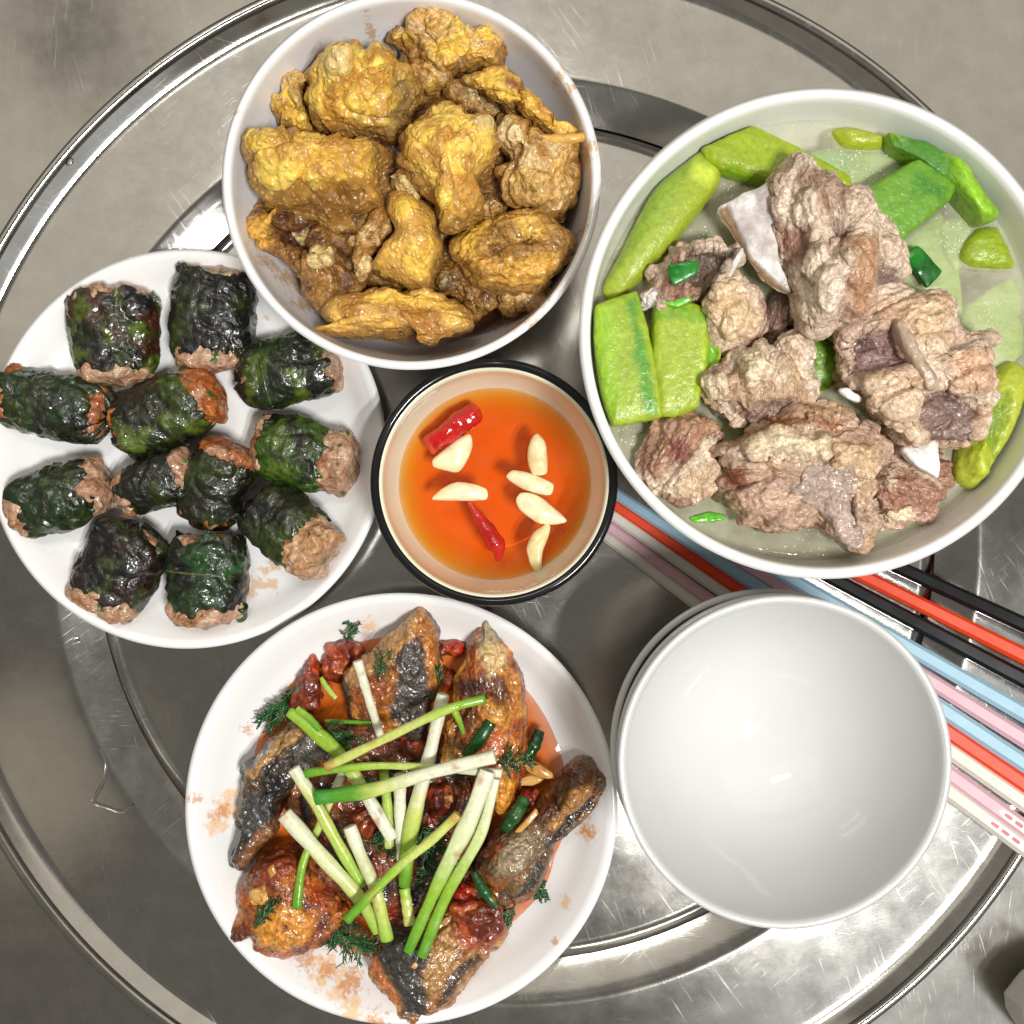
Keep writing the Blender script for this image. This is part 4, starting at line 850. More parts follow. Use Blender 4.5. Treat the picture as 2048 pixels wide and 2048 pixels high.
tube("leaf_stem", pxpath(ZR([(1085, 1690), (1085, 1750), (1082, 1815)]), [0.019, 0.0145, 0.010]), [0.0026, 0.0022, 0.0017], M['scallion'], stemroll, cols=[(0, lgd), (1, lin(40, 96, 30))])

# ------------------------------------------------------------------ fish plate
osk = lin(62, 52, 44); bsk = lin(30, 26, 24); ssk = lin(128, 116, 100); fo = lin(204, 130, 52); fb = lin(140, 80, 34); fr_ = lin(150, 52, 16); ft = lin(196, 146, 86); fg = lin(226, 168, 80)
FGp = "fried fish pieces on the plate"
FD = (('f', 36, 0.0026), ('c', 45, 0.0018), ('B', 120, 0.0006), ('r', 280, 0.0006), ('r', 700, 0.0003))
def fish(pts, zw, up, down, label, seed, cols, zones=(), feats=(), p=2.0, tilt=(0, 0), st=None, edge=0.002):
    p += 0.8; cc = np.mean(pts, 0); pts = [tuple(cc+(np.array(q)-cc)*1.04) for q in pts]
    zz = [(ZF(z[0]),)+tuple(z[1:]) for z in zones]
    ff = [(ZF([(a, b)])[0]+(r*0.4555, dh)) for a, b, r, dh in feats]
    return blob("fish_piece", ZF(pts), zw, up, down, M['fish'], None, seed, 280, 66, 7, p, 2.6, FD, cols, 95, zz, ff, edge, 150, tilt, st, 0.42, None, label, "fish", FGp)
M['tom_sauce'] = liquid("tomato_sauce", (0.9, 0.35, 0.05), 260, milky=0.72, milk_col=lin(206, 104, 22), ripple=0.3)
o = blob("tomato_sauce", ZF([(820, 170), (1000, 110), (1130, 170), (1260, 210), (1480, 330), (1560, 430), (1640, 560), (1700, 700), (1690, 850), (1700, 1040), (1640, 1180), (1650, 1300), (1560, 1420), (1440, 1510), (1200, 1600), (900, 1620), (760, 1610), (680, 1560), (500, 1530), (330, 1400), (340, 1100), (320, 800), (350, 640), (430, 520), (520, 350), (650, 240)]),
     0.0112, 0.0010, 0.0050, M['tom_sauce'], None, 3.0, 180, 16, 4, 4, 3, (('f', 60, 0.0004),), ((0.5, 0.2, 0.05),), edge=0.0015, edgef=90)
tag(o, "thin orange-red tomato sauce pooled under the fried fish", "sauce")
fish([(620, 640), (860, 600), (1120, 680), (1260, 830), (1330, 1060), (1230, 1330), (1020, 1470), (840, 1420), (640, 1290), (520, 1080), (480, 880)], 0.014, 0.008, 0.006, "dark saucy fish piece under the criss-crossed scallions", 1.2, (fb, dbr, lin(140, 50, 18), bsk))
fish([(1060, 68), (1015, 130), (900, 220), (800, 300), (738, 390), (740, 480), (760, 570), (860, 610), (960, 650), (1060, 630), (1110, 490), (1142, 380), (1132, 250), (1110, 140)], 0.016, 0.014, 0.007, "fish piece with peeled skin wedge between two brown flesh edges, below the dipping bowl", 2.2, (osk, fb, fo),
     [([(1060, 70), (1010, 130), (860, 250), (740, 380), (760, 450), (900, 320), (1030, 190), (1060, 120)], ft, 0.001, 7), ([(1045, 90), (1110, 140), (1135, 260), (1140, 390), (1090, 420), (1090, 300), (1050, 180)], lin(190, 118, 52), 0.002, 7), ([(960, 300), (1040, 200), (1085, 330), (1080, 560), (960, 620), (930, 480)], lin(70, 62, 56), -0.001, 12), ([(760, 430), (880, 360), (930, 420), (900, 520), (800, 560)], lin(150, 76, 28), 0.002, 14)], feats=((1020, 330, 110, 0.005),), p=1.7)
fish([(1340, 98), (1295, 200), (1262, 300), (1222, 400), (1200, 520), (1150, 640), (1140, 770), (1250, 800), (1370, 890), (1385, 960), (1435, 985), (1470, 900), (1500, 760), (1515, 600), (1495, 400), (1450, 280), (1405, 200), (1370, 130)], 0.017, 0.013, 0.008, "golden fried fish piece with a silvery pointed tip", 3.2, (fo, fg, lin(160, 74, 24), lin(104, 54, 22)),
     [([(1330, 110), (1370, 130), (1400, 220), (1330, 290), (1290, 220)], lin(176, 156, 124), 0, 8), ([(1340, 220), (1420, 230), (1440, 330), (1360, 380), (1320, 300)], lin(224, 190, 130), 0.001, 12), ([(1230, 390), (1330, 400), (1340, 470), (1210, 480)], lin(80, 44, 26), -0.001, 12), ([(1330, 500), (1430, 500), (1430, 600), (1340, 600)], lin(216, 150, 60), 0.002, 16), ([(1250, 640), (1420, 600), (1440, 760), (1300, 780)], lin(184, 92, 32), 0, 18), ([(1380, 820), (1470, 820), (1430, 980), (1380, 940)], lin(214, 140, 46), 0.002, 8)], feats=((1370, 480, 110, 0.003),), p=1.8, st=(1.5, 2))
fish([(268, 800), (330, 720), (430, 640), (520, 578), (610, 600), (632, 720), (560, 780), (500, 860), (440, 960), (420, 1060), (350, 1130), (280, 1205), (235, 1210), (240, 1130), (280, 1080), (265, 1000), (290, 900)], 0.016, 0.012, 0.007, "fish piece with tan flesh stripe above black skin, at the plate's bare edge", 4.2, (bsk, osk, lin(90, 66, 44)),
     [([(280, 800), (420, 650), (520, 585), (550, 630), (420, 730), (330, 830)], lin(178, 134, 78), 0.003, 7), ([(560, 620), (625, 640), (630, 720), (540, 770), (470, 760)], lin(110, 104, 96), 0, 10), ([(330, 1050), (420, 1000), (420, 1060), (300, 1190), (270, 1190)], lin(140, 92, 56), 0.001, 10), ([(270, 900), (380, 880), (400, 1000), (300, 1090), (270, 1000)], lin(66, 66, 64), 0, 12)], p=1.8)
fish([(380, 1170), (470, 1115), (560, 1150), (640, 1290), (730, 1400), (655, 1500), (560, 1560), (440, 1582), (345, 1555), (320, 1490), (245, 1522), (213, 1490), (270, 1380), (300, 1250)], 0.016, 0.013, 0.008, "orange fish steak with a round golden cut face", 5.2, (lin(168, 84, 30), fb, lin(186, 106, 40), lin(96, 44, 18)),
     [([(330, 1480), (400, 1390), (520, 1390), (590, 1450), (560, 1550), (440, 1580), (350, 1550)], lin(208, 138, 50), 0.001, 8), ([(445, 1470), (470, 1465), (475, 1490), (450, 1495)], lin(110, 50, 20), -0.002, 5, 2), ([(560, 1280), (660, 1300), (640, 1400), (560, 1360)], lin(176, 74, 26), 0, 14), ([(300, 1330), (370, 1300), (390, 1370), (330, 1370)], lin(220, 166, 80), 0.0015, 6), ([(380, 1180), (480, 1130), (520, 1220), (420, 1290), (330, 1270)], lin(140, 56, 20), 0.002, 16)], feats=((450, 1250, 110, 0.004), (460, 1470, 90, 0.002)), p=2.0)
fish([(1862, 812), (1770, 738), (1700, 790), (1640, 850), (1560, 950), (1480, 1020), (1400, 1060), (1340, 1120), (1295, 1220), (1350, 1300), (1440, 1372), (1540, 1335), (1600, 1230), (1640, 1105), (1710, 1045), (1805, 960), (1850, 880)], 0.0215, 0.011, 0.009, "long fish tail piece with crackled skin reaching over towards the rice bowls", 6.2, (lin(120, 92, 62), osk, fb),
     [([(1770, 745), (1855, 810), (1780, 880), (1690, 960), (1600, 1040), (1560, 1000), (1660, 890)], lin(92, 54, 30), 0.002, 10), ([(1740, 860), (1840, 820), (1810, 900), (1650, 1060), (1600, 1050)], lin(170, 118, 62), 0.002, 8), ([(1820, 900), (1850, 860), (1800, 960), (1700, 1050), (1640, 1110), (1660, 1050)], bsk, -0.001, 7), ([(1680, 800), (1760, 760), (1730, 830), (1640, 930), (1600, 930)], lin(50, 36, 26), 0, 8), ([(1400, 1080), (1500, 1040), (1560, 1120), (1500, 1250), (1380, 1260), (1340, 1180)], lin(150, 130, 100), 0.001, 16), ([(1340, 1120), (1400, 1070), (1430, 1130), (1340, 1200)], lin(150, 70, 34), 0, 10)], feats=((1720, 900, 80, 0.003), (1430, 1200, 120, 0.005)), p=1.9, st=(0.8, 1.6))
fish([(855, 1570), (900, 1480), (960, 1440), (1100, 1420), (1200, 1375), (1330, 1400), (1425, 1440), (1432, 1500), (1330, 1620), (1250, 1725), (1120, 1840), (1020, 1905), (962, 1885), (950, 1800), (880, 1720), (850, 1640)], 0.017, 0.013, 0.008, "fish piece with dark scaled skin narrowing to a point over the plate rim", 7.2, (lin(150, 96, 46), fb, ft),
     [([(870, 1560), (940, 1450), (1030, 1480), (1100, 1600), (1120, 1740), (1060, 1880), (980, 1880), (960, 1780), (890, 1680)], lin(58, 54, 50), 0, 12), ([(850, 1620), (900, 1690), (960, 1790), (960, 1860), (900, 1760), (850, 1680)], lin(190, 104, 50), 0.001, 6), ([(1200, 1400), (1400, 1400), (1430, 1500), (1320, 1600), (1200, 1530)], lin(150, 66, 32), 0.001, 12), ([(1060, 1680), (1150, 1560), (1230, 1560), (1200, 1680), (1100, 1810)], lin(176, 130, 76), 0.001, 12), ([(1240, 1640), (1320, 1600), (1240, 1730), (1130, 1830), (1130, 1790)], lin(70, 50, 34), 0, 8)], feats=((1000, 1600, 120, 0.004),), p=1.8)
TG = "tomato pieces among the fish"
def tomato(pts, zw, up, label, seed, c1=lin(146, 48, 20), c2=lin(110, 32, 14)):
    blob("tomato_piece", ZF(pts), zw, up, 0.004, M['tomato'], None, seed, 110, 26, 5, 2.2, 2.6, (('f', 80, 0.0026), ('B', 160, 0.0014), ('r', 300, 0.0006)), (c1, c2, lin(176, 84, 36), lin(104, 34, 14)), 110, (), (), 0.0008, 150, (0, 0), None, 0.4, None, label, "tomato", TG)
tomato([(560, 320), (592, 298), (612, 400), (605, 500), (520, 535), (495, 505)], 0.014, 0.006, "orange-red tomato strip between dill and the small scallion", 1.0, lin(186, 70, 28))
tomato([(650, 265), (700, 222), (790, 245), (770, 330), (700, 410), (620, 375)], 0.014, 0.006, "tomato wedge left of the peeled skin fish piece", 2.0, lin(140, 44, 18), lin(104, 30, 12))
tomato([(1000, 100), (1060, 70), (1130, 110), (1110, 150), (1060, 130)], 0.013, 0.004, "red tomato tip peeking out behind the peeled skin fish", 3.0, lin(190, 30, 20))
tomato([(1130, 220), (1200, 215), (1255, 232), (1220, 290), (1130, 285)], 0.012, 0.004, "tomato piece between the two top fish pieces", 4.0, lin(170, 40, 16))
tomato([(1190, 1380), (1300, 1360), (1395, 1392), (1430, 1480), (1380, 1545), (1280, 1510), (1210, 1450)], 0.028, 0.005, "red tomato skin folded over the dark scaled fish", 5.0, lin(130, 42, 18), lin(100, 26, 12))
tomato([(975, 640), (1065, 650), (1050, 725), (980, 725)], 0.0215, 0.004, "small tomato dice under the crossing scallions", 6.0)
tomato([(1090, 880), (1190, 870), (1205, 960), (1110, 1005)], 0.0225, 0.004, "tomato dice beside the golden fish and scallion leaves", 7.0, lin(180, 60, 20))
tomato([(1495, 890), (1560, 880), (1570, 930), (1520, 965)], 0.020, 0.005, "tomato dice next to the dark scallion by the fish tail", 8.0, lin(160, 36, 18))
tomato([(1140, 350), (1200, 345), (1215, 410), (1150, 430)], 0.014, 0.005, "dull red tomato bit beside the golden fish edge", 9.0, lin(150, 36, 14))
tomato([(1200, 1300), (1300, 1290), (1310, 1370), (1210, 1380)], 0.022, 0.004, "wet tomato bit above the folded tomato skin", 10.0, lin(170, 40, 16))
tomato([(760, 980), (840, 960), (880, 1030), (820, 1080), (760, 1050)], 0.021, 0.004, "saucy tomato bit under the crossing white scallion ends", 11.0, lin(140, 60, 20), lin(110, 40, 14))

wh = lin(226, 226, 200); yg = lin(196, 206, 110); lgn = lin(150, 188, 60); gn = lin(90, 150, 36); dg = lin(20, 70, 24)
SC = "scallion lengths laid over the fish"
def scal(pts, z, hw, cols, label, seed, flat=0.75, ridges=0.03):
    R = [h*0.4555*K*0.93 for h in hw]
    rj = np.random.default_rng(int(seed)+90)
    if len(pts) == 2 or len(pts) == 3: pts = [pts[0]]+[(x+rj.uniform(-6, 6), y+rj.uniform(-4, 4)) for x, y in pts[1:-1]]+[pts[-1]]
    else: pts = [pts[0]]+[(x+rj.uniform(-12, 12), y+rj.uniform(-9, 9)) for x, y in pts[1:-1]]+[pts[-1]]
    o = tube("scallion", pxpath(ZF(pts), z), R, M['scallion'], None, 18, 46, cols, ridges, flat, True, seed); tag(o, label, "scallion", SC); return o
T0 = 0.031
scal([(780, 312), (830, 470), (880, 640)], [0.036, 0.033, 0.0285], [21, 20, 18], [(0, wh), (1, lin(210, 208, 180))], "short white scallion stalk lying over the peeled skin fish", 1)
scal([(480, 535), (600, 640), (720, 745), (850, 930), (930, 1090)], [0.031, 0.033, 0.034, 0.034, 0.032], [22, 34, 30, 29, 30], [(0, lgn), (0.35, lin(140, 176, 50)), (0.55, yg), (0.75, wh), (1, wh)], "forked scallion running from green leaf end to white root end", 2)
scal([(515, 520), (560, 560), (612, 612)], [0.033, 0.034, 0.0345], [14, 16, 16], [(0, lgn), (1, gn)], "short second leaf of the forked scallion", 3)
scal([(640, 778), (900, 650), (1160, 535), (1340, 478)], [0.041, 0.042, 0.0425, 0.041], [21, 19, 20, 20], [(0, lin(180, 130, 60)), (0.1, yg), (0.6, yg), (0.85, lgn), (1, gn)], "long thin scallion with a browned tip crossing over the others", 4, ridges=0.06)
scal([(1205, 530), (1225, 570), (1245, 630)], [0.0395, 0.038, 0.036], [15, 13, 9], [(0, lgn), (1, gn)], "small side leaf hanging from the browned-tip scallion", 5)
scal([(1155, 460), (1090, 720), (1040, 930), (1000, 1120), (985, 1300)], [0.035, 0.0335, 0.033, 0.031, 0.029], [28, 28, 33, 36, 26], [(0, wh), (0.45, wh), (0.6, yg), (0.8, lgn), (1, gn)], "thick white-topped scallion running down to a split green sheath", 6)
scal([(985, 1310), (995, 1390), (1010, 1470)], [0.029, 0.030, 0.031], [24, 25, 27], [(0, lgn), (0.5, yg), (1, yg)], "cut scallion end pointing to the dark scaled fish", 7)
scal([(550, 805), (700, 778), (900, 775), (1150, 785), (1410, 805)], [0.0385, 0.0395, 0.0395, 0.038, 0.037], [20, 17, 16, 17, 21], [(0, gn), (0.3, lgn), (0.6, yg), (0.75, lin(200, 204, 160)), (1, wh)], "thin scallion lying crosswise under the browned-tip one", 8)
scal([(595, 912), (720, 895), (850, 868), (1100, 800), (1380, 732)], [0.041, 0.041, 0.0415, 0.042, 0.043], [32, 34, 28, 28, 31], [(0, lin(50, 140, 40)), (0.2, gn), (0.35, yg), (0.6, wh), (1, wh)], "thick crosswise scallion, green leaf to white bulb end", 9)
scal([(500, 785), (580, 920), (680, 1090), (800, 1300)], [0.0375, 0.0365, 0.035, 0.032], [30, 27, 27, 24], [(0, wh), (0.3, yg), (1, lgn)], "scallion stalk with wide white end at the upper fish, running down diagonally", 10)
scal([(460, 985), (620, 1180), (780, 1350), (870, 1500)], [0.036, 0.0355, 0.034, 0.031], [38, 34, 32, 24], [(0, wh), (0.5, lin(214, 220, 160)), (0.7, yg), (1, lgn)], "thickest white scallion stalk, lying over the orange fish steak", 11)
scal([(745, 1040), (800, 1160), (850, 1320), (910, 1535)], [0.0345, 0.0345, 0.0375, 0.034], [30, 27, 27, 28], [(0, wh), (0.45, lin(210, 216, 160)), (0.7, yg), (1, lgn)], "white scallion stalk ending beside dill at the lower plate", 12)
scal([(1350, 795), (1280, 1000), (1150, 1260), (1000, 1590)], [0.040, 0.0385, 0.0375, 0.037], [34, 38, 26, 22], [(0, wh), (0.4, lin(214, 222, 170)), (0.65, lgn), (1, gn)], "long pale leek-like scallion leaf falling onto the dark scaled fish", 13, 0.5, 0.07)
scal([(1385, 830), (1310, 1070), (1180, 1340), (1060, 1610)], [0.0385, 0.037, 0.036, 0.0365], [20, 26, 26, 24], [(0, wh), (0.3, lin(204, 216, 150)), (0.6, lgn), (1, gn)], "long scallion leaf paired with the pale leek-like one", 14, 0.5, 0.07)
scal([(1222, 985), (1100, 1090), (960, 1225), (730, 1450)], [0.0405, 0.0400, 0.0405, 0.042], [22, 20, 20, 23], [(0, lin(186, 150, 70)), (0.1, yg), (0.4, yg), (0.6, lgn), (1, gn)], "thin scallion with a tan tip lying over the white stalks", 15)
scal([(895, 800), (905, 960), (920, 1130)], [0.031, 0.029, 0.028], [22, 23, 24], [(0, lgn), (1, yg)], "yellow-green scallion stub under the crossing stalks", 16)
scal([(965, 810), (965, 1000), (972, 1185)], [0.0325, 0.0305, 0.028], [27, 27, 22], [(0, wh), (0.6, wh), (1, lin(204, 206, 180))], "white scallion stub upright beside the yellow-green one", 17)
scal([(715, 800), (610, 1020), (550, 1200), (512, 1395)], [0.0305, 0.030, 0.0315, 0.032], [20, 17, 17, 22], [(0, wh), (0.3, yg), (0.6, lgn), (1, gn)], "thin scallion bending down onto the orange fish steak", 18)
scal([(1365, 580), (1310, 660), (1255, 730)], [0.0335, 0.033, 0.031], [26, 30, 24], [(0, dg), (1, lin(30, 84, 30))], "dark green scallion tube lying on the golden fish", 19)
scal([(1515, 915), (1470, 985), (1425, 1050)], [0.029, 0.0315, 0.0315], [26, 32, 26], [(0, lin(30, 84, 30)), (1, dg)], "dark green scallion tube beside the fish tail", 20)
scal([(1290, 1240), (1330, 1310), (1390, 1392)], [0.031, 0.0325, 0.032], [16, 27, 16], [(0, dg), (1, lin(24, 80, 30))], "dark green scallion curl above the folded tomato skin", 21)
scal([(1580, 620), (1560, 680), (1520, 740)], [0.017, 0.019, 0.019], [24, 30, 24], [(0, lin(14, 44, 20)), (1, dg)], "nearly black scallion tube in the sauce beside golden fish", 22)
scal([(620, 385), (650, 430), (685, 475)], [0.021, 0.022, 0.023], [10, 13, 10], [(0, lgn), (1, yg)], "tiny yellow-green stem bit by the tomato wedge", 23)
scal([(640, 575), (740, 582), (840, 583)], [0.0235, 0.027, 0.0285], [8, 9, 8], [(0, gn), (1, gn)], "thin green stem lying crosswise by the forked scallion", 24)

def sprig(name, base, ang, length, z, label, seed, nbr=9, spread=0.9, zs=0.004, thick=0.00028, sub=6, Z=ZF):
    r = np.random.default_rng(seed); V = []; F = []; cl = []
    def seg(A, B, ra):
        d = B-A; L = np.linalg.norm(d); d = d/L
        s = np.cross(d, (0, 0, 1.0)); s = s/(np.linalg.norm(s)+1e-9); u = np.cross(s, d)
        k = len(V)
        for P_, rr in ((A, ra), ((A+B)/2+u*ra*0.6, ra*0.9), (B, ra*0.4)):
            for t in range(4): V.append(P_+s*math.cos(t*math.pi/2)*rr+u*math.sin(t*math.pi/2)*rr)
        for q in range(2):
            for t in range(4): F.append([k+q*4+t, k+q*4+(t+1) % 4, k+q*4+4+(t+1) % 4, k+q*4+4+t])
        c = lin(24, 74, 20)*r.uniform(0.5, 1.7); cl.extend([c]*12)
    b0 = un(*Z([base])[0], z); d0 = np.array([math.cos(ang), math.sin(ang), 0.05])
    tip = b0+d0*length; pts = [b0+(tip-b0)*t+np.array([0, 0, zs*math.sin(t*3.1)]) for t in np.linspace(0, 1, 6)]
    for i in range(5): seg(pts[i], pts[i+1], thick*1.7)
    for i in range(nbr):
        t = r.uniform(0.1, 1); P_ = b0+(tip-b0)*t+np.array([0, 0, zs*math.sin(t*3.1)])
        a = ang+r.choice([-1, 1])*r.uniform(0.3, spread); l = length*r.uniform(0.25, 0.5)
        Q_ = P_+np.array([math.cos(a), math.sin(a), r.uniform(-0.2, 0.25)])*l; seg(P_, Q_, thick*1.2)
        for j in range(sub):
            tt_ = r.uniform(0.2, 1); P2 = P_+(Q_-P_)*tt_; a2 = a+r.uniform(-1, 1); l2 = l*r.uniform(0.25, 0.55)
            seg(P2, P2+np.array([math.cos(a2), math.sin(a2), r.uniform(-0.3, 0.3)])*l2, thick)
    o = mesh_obj(name, V, F, M['herb'], None, np.array(cl)); tag(o, label, "dill", "dill sprigs on the fish plate"); return o
sprig("dill_sprig", (530, 400), math.radians(232), 0.018, 0.0135, "dark dill sprig trailing onto the bare plate beside the tomato strip", 1, 26, 0.5, 0.004, 0.0004)
sprig("dill_sprig", (735, 230), math.radians(75), 0.008, 0.018, "small dill tuft on the tomato wedge", 2, 16, 1.2)
sprig("dill_sprig", (870, 400), math.radians(80), 0.010, 0.033, "dill leaf stuck to the peeled skin fish", 3, 12, 1.0)
sprig("dill_sprig", (650, 1440), math.radians(-40), 0.019, 0.020, "bushy dill between the orange fish steak and dark scaled fish", 4, 36, 1.2)
sprig("dill_sprig", (800, 1520), math.radians(170), 0.018, 0.017, "dill lying in the sauce below the white scallion end", 5, 30, 1.2)
sprig("dill_sprig", (1560, 1230), math.radians(-75), 0.009, 0.020, "wet dill hanging from the fish tail to the sauce edge", 6, 22, 1.0, thick=0.0005)
sprig("dill_sprig", (1480, 1370), math.radians(215), 0.012, 0.022, "dill beside the folded tomato skin tip", 7, 22, 1.2)
sprig("dill_sprig", (1050, 1010), math.radians(-60), 0.014, 0.024, "dill between the central scallion stalks", 8, 28, 1.2)
sprig("dill_sprig", (820, 1110), math.radians(10), 0.013, 0.024, "dill bunch under the diagonal white scallions", 9, 26, 1.2)
sprig("dill_sprig", (1380, 760), math.radians(10), 0.012, 0.029, "dill at the lower end of the golden fish", 10, 22, 1.2)
sprig("dill_sprig", (640, 590), math.radians(-30), 0.012, 0.026, "dill under the forked scallion leaf", 11, 24, 1.2)
sprig("dill_sprig", (740, 900), math.radians(20), 0.012, 0.025, "dark dill behind the thick crosswise scallion", 12, 26, 1.2)
sprig("dill_sprig", (1140, 420), math.radians(95), 0.011, 0.024, "upright dill stem between the two top fish pieces", 13, 10, 0.4)
sprig("dill_sprig", (330, 1480), math.radians(55), 0.012, 0.0305, "small dill leaf on the orange fish steak", 14, 6, 0.4, thick=0.0005)
sprig("dill_sprig", (1200, 1200), math.radians(200), 0.012, 0.025, "dill in the gap beside the long scallion leaves", 15, 24, 1.2)
sprig("dill_sprig", (1435, 1668), math.radians(80), 0.0115, 0.0085, "lone dill twig fallen on the bare plate", 16, 3, 1.0, 0.0, 0.00035, 1)
sprig("dill_sprig", (860, 1820), math.radians(140), 0.0025, 0.0115, "tiny dill thread on the plate near the pointed fish", 17, 0, 0.5, 0.0, 0.0003, 0)
sprig("dill_sprig", (905, 1838), math.radians(110), 0.003, 0.0125, "second tiny dill thread on the plate near the pointed fish", 18, 0, 0.5, 0.0, 0.0003, 0)
GS = "garlic slices among the fish"
fgc = (lin(206, 160, 92), lin(190, 134, 66))
for i, (pts, z, lab) in enumerate([([(1510, 770), (1550, 750), (1630, 800), (1640, 825), (1590, 825), (1530, 800)], 0.0225, "browned garlic slice beside the fish tail, topmost of two"),
    ([(1480, 830), (1540, 810), (1595, 830), (1550, 860), (1490, 858)], 0.021, "browned garlic slice beside the fish tail, lower of two"),
    ([(310, 1325), (340, 1310), (390, 1350), (360, 1375), (320, 1360)], 0.0305, "flat garlic slice on the orange fish steak"),
    ([(385, 1225), (410, 1205), (425, 1240), (400, 1265)], 0.0335, "small garlic bit higher on the orange fish steak"),
    ([(1470, 1060), (1560, 960), (1570, 985), (1500, 1060)], 0.0315, "long pale garlic sliver on the fish tail"),
    ([(985, 1640), (1030, 1625), (1055, 1645), (1030, 1665)], 0.0325, "grey garlic bit on the dark scaled fish"),
    ([(1160, 905), (1195, 900), (1200, 930), (1170, 935)], 0.028, "small round garlic bit on tomato under the scallions")]):
    slab("garlic_slice", pts, z, 0.0011, fgc, lab, 3.0+i, "garlic", GS, ZF, 'garlic', p=2.6)

# ------------------------------------------------------------------ dipping sauce, garlic, chilli
DZ = 0.0255
dr = wall_r(DR, DH, DF, DFH, DZ)-0.0018
pf = [(0, 0.0078), (0.019, 0.0078)]
for z in np.linspace(0.0105, DZ, 6): pf.append((wall_r(DR, DH, DF, DFH, z)-0.0014, z))
pf += [(dr-0.0008, DZ-0.0003), (dr-0.003, DZ-0.0005), (0.015, DZ-0.0005), (0, DZ-0.0005)]
M['dip'] = liquid("orange_fish_sauce", (0.980, 0.745, 0.02), 230, tint=(1.0, 0.93, 0.74), milky=0.16, milk_col=lin(196, 112, 62), ripple=0.06)
o = lathe("dipping_sauce", pf, DB, M['dip'], 160, None, 4, 0.15); tag(o, "clear orange dipping sauce in the black-rimmed bowl", "sauce")
ga = (lin(244, 232, 190), lin(234, 214, 160))
GD = "garlic cloves in the dipping sauce"
def clove(pts, label, seed, up=0.0030, zw=0.0262):
    blob("garlic_clove", ZD(pts), zw, up, 0.005, M['garlic'], None, seed, 90, 20, 8, 2.0, 2.0, (('f', 60, 0.0006), ('r', 120, 0.0002)), ga, 60, (), (), 0.0, 100, (0, 0), None, 0.42, None, label, "garlic", GD)
clove([(515, 790), (560, 740), (680, 650), (780, 605), (800, 680), (770, 780), (700, 872), (600, 862), (525, 835)], "plump half garlic clove under the wide chilli piece", 1.0)
clove([(518, 1070), (580, 1000), (680, 952), (800, 955), (900, 990), (915, 1050), (880, 1078), (700, 1078)], "flat-sided garlic clove above the narrow chilli", 2.0)
clove([(1200, 720), (1230, 630), (1272, 600), (1320, 660), (1342, 780), (1335, 885), (1240, 890), (1205, 800)], "upright garlic clove farthest from the chillies", 3.0)
clove([(1045, 905), (1090, 862), (1200, 880), (1330, 930), (1382, 965), (1365, 1030), (1300, 1032), (1190, 1000), (1090, 950)], "garlic clove lying just below the upright one", 4.0)
clove([(1118, 1080), (1150, 1025), (1240, 1030), (1360, 1100), (1480, 1220), (1400, 1250), (1280, 1240), (1160, 1160)], "long garlic clove with visible centre line", 5.0)
clove([(1360, 1260), (1330, 1245), (1240, 1310), (1195, 1410), (1215, 1520), (1270, 1600), (1295, 1570), (1310, 1440), (1350, 1330)], "curved tan garlic clove near the bowl wall", 6.0, 0.0026, 0.0255)
blob("chilli_piece", ZD([(460, 640), (560, 560), (690, 450), (790, 396), (850, 420), (862, 480), (820, 540), (680, 640), (530, 745), (500, 730)]), 0.0272, 0.0045, 0.005, M['chili'], None, 3.0, 120, 28, 8, 2.0, 2.0,
     (('f', 90, 0.0014), ('r', 160, 0.0007)), (lin(186, 20, 20), lin(206, 30, 24)), 60, [(ZD([(455, 630), (490, 610), (545, 740), (500, 745)]), lin(200, 70, 40), 0, 6)], (), 0, 100, (0, 0), None, 0.35, None, "wide cut red chilli piece floating by the bowl wall", "chilli")
o = tube("chilli", pxpath(ZD([(778, 1085), (850, 1200), (930, 1320), (990, 1430), (985, 1510)]), [0.0255, 0.0255, 0.0255, 0.0258, 0.0250]), [0.0007, 0.0022, 0.0033, 0.0037, 0.0008], M['chili'], None, 20, 50, [(0, lin(200, 90, 60)), (0.08, lin(190, 40, 24)), (0.5, lin(170, 22, 18)), (1, lin(190, 30, 22))], 0.02, 0.9, True, 2, False)
tag(o, "narrow pointed red chilli sunk in the sauce below the flat-sided clove", "chilli")

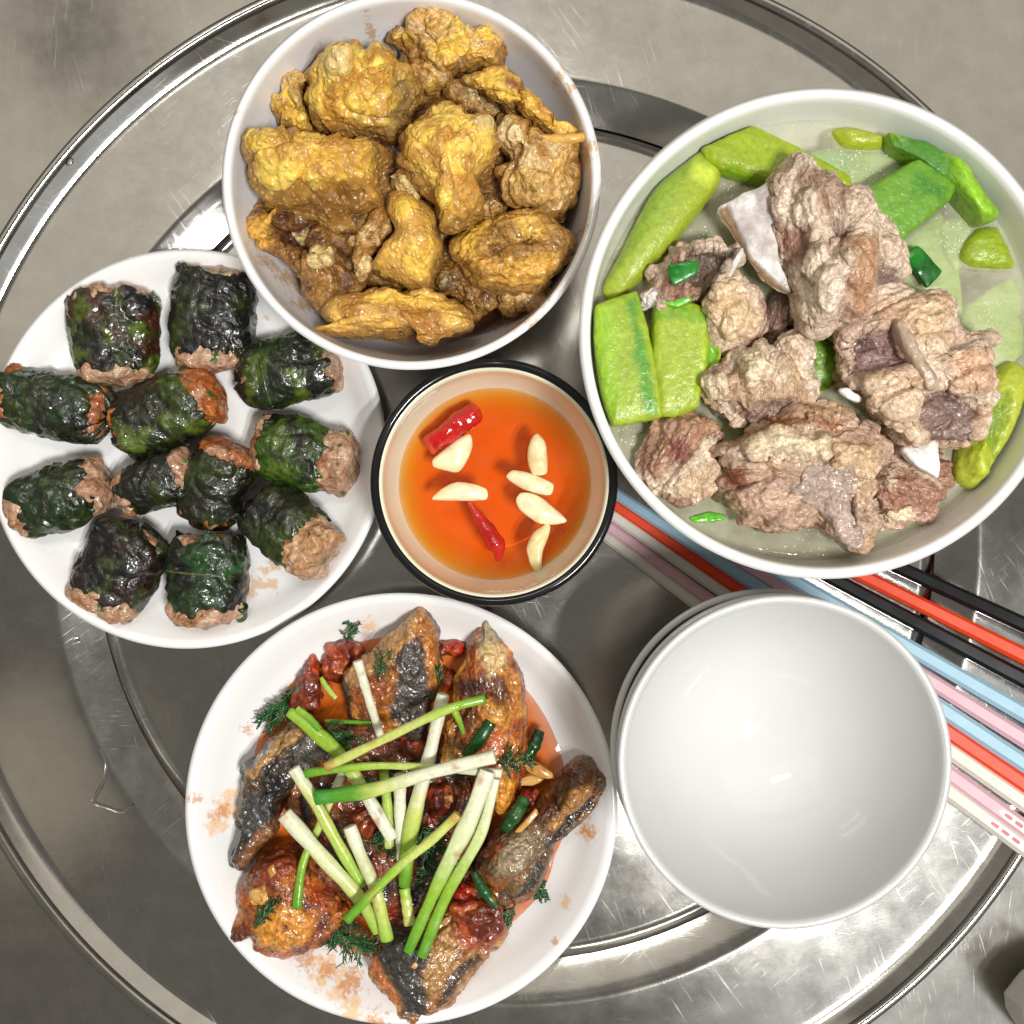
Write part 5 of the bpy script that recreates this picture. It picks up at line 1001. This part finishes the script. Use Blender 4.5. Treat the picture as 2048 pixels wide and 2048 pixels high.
# ------------------------------------------------------------------ droplets and the bag corner
Z7 = zoomer(0, 1250, 800/1932)
m, nt, b = new_mat("water"); b.inputs['Base Color'].default_value = (1, 1, 1, 1); b.inputs['Transmission Weight'].default_value = 1; b.inputs['IOR'].default_value = 1.33; b.inputs['Roughness'].default_value = 0.02
M['water'] = m
for pts, z, lab in [([(134, 1285), (142, 1274), (156, 1273), (161, 1282), (152, 1291), (138, 1293)], 0.0045, "water drop on the sloped step beside the leaf roll plate"),
                    ([(128, 324), (136, 314), (147, 318), (144, 328), (135, 332)], 0.0115, "water drop on the raised tray edge beyond the chicken bowl")]:
    o = blob("water_drop", pts, z+0.0006, 0.0012, 0.0006, m, None, 1.0, 40, 10, 3, 2, 3, (), ((1, 1, 1),)); tag(o, lab, "water drop")
o = tube('water_trail', pxpath(Z7([(475, 590), (512, 670), (497, 760), (452, 850), (520, 882), (590, 902), (645, 865)]), 0.0079), [0.0003, 0.0006, 0.0006, 0.0008, 0.0006, 0.0006, 0.0003], m, None, 10, 60, None, 0.0, 0.6, True, 1, False)
tag(o, "thin wavy trail of water on the tray flange by the fish plate", "water")
M['bag'] = plastic("grey_plastic_film", (0.66, 0.65, 0.62), 0.35)
o = blob("plastic_bag", [(1995, 1975), (2030, 1935), (2090, 1900), (2150, 1930), (2170, 2080), (2100, 2120), (2040, 2060), (2005, 2010)], 0.004, 0.022, 0.007, M['bag'], None, 4.0, 140, 30, 6, 5.0, 3, (('f', 30, 0.0015), ('c', 18, 0.0012)), ((0.5, 0.5, 0.5),), edge=0.0005, sharp=0.05, tilt=(-0.25, 0.2))
tag(o, "crumpled pale grey plastic bag lying on the table off the tray edge", "bag")

M['shade'] = plastic("dark_lamp_shade", (0.03, 0.028, 0.022), 0.4)
lm = empty("pendant_lamp", (-0.725, 0.795, 1.25)); tag(lm, "round dark pendant lamp shade mirrored in the steel table top", "lamp")
lathe("shade_ring", [(0.100, 0.03), (0.102, 0.0), (0.078, 0.0), (0.080, 0.03), (0.100, 0.03)], (-0.725, 0.795, 1.25), M['shade'], 64, lm, 1)
lathe("shade_cap", [(0.080, 0.03), (0.045, 0.06), (0.02, 0.075), (0.0, 0.08)], (-0.725, 0.795, 1.25), M.setdefault('shade2', plastic("brown_lamp_inside", (0.30, 0.26, 0.19), 0.4)), 64, lm, 4)
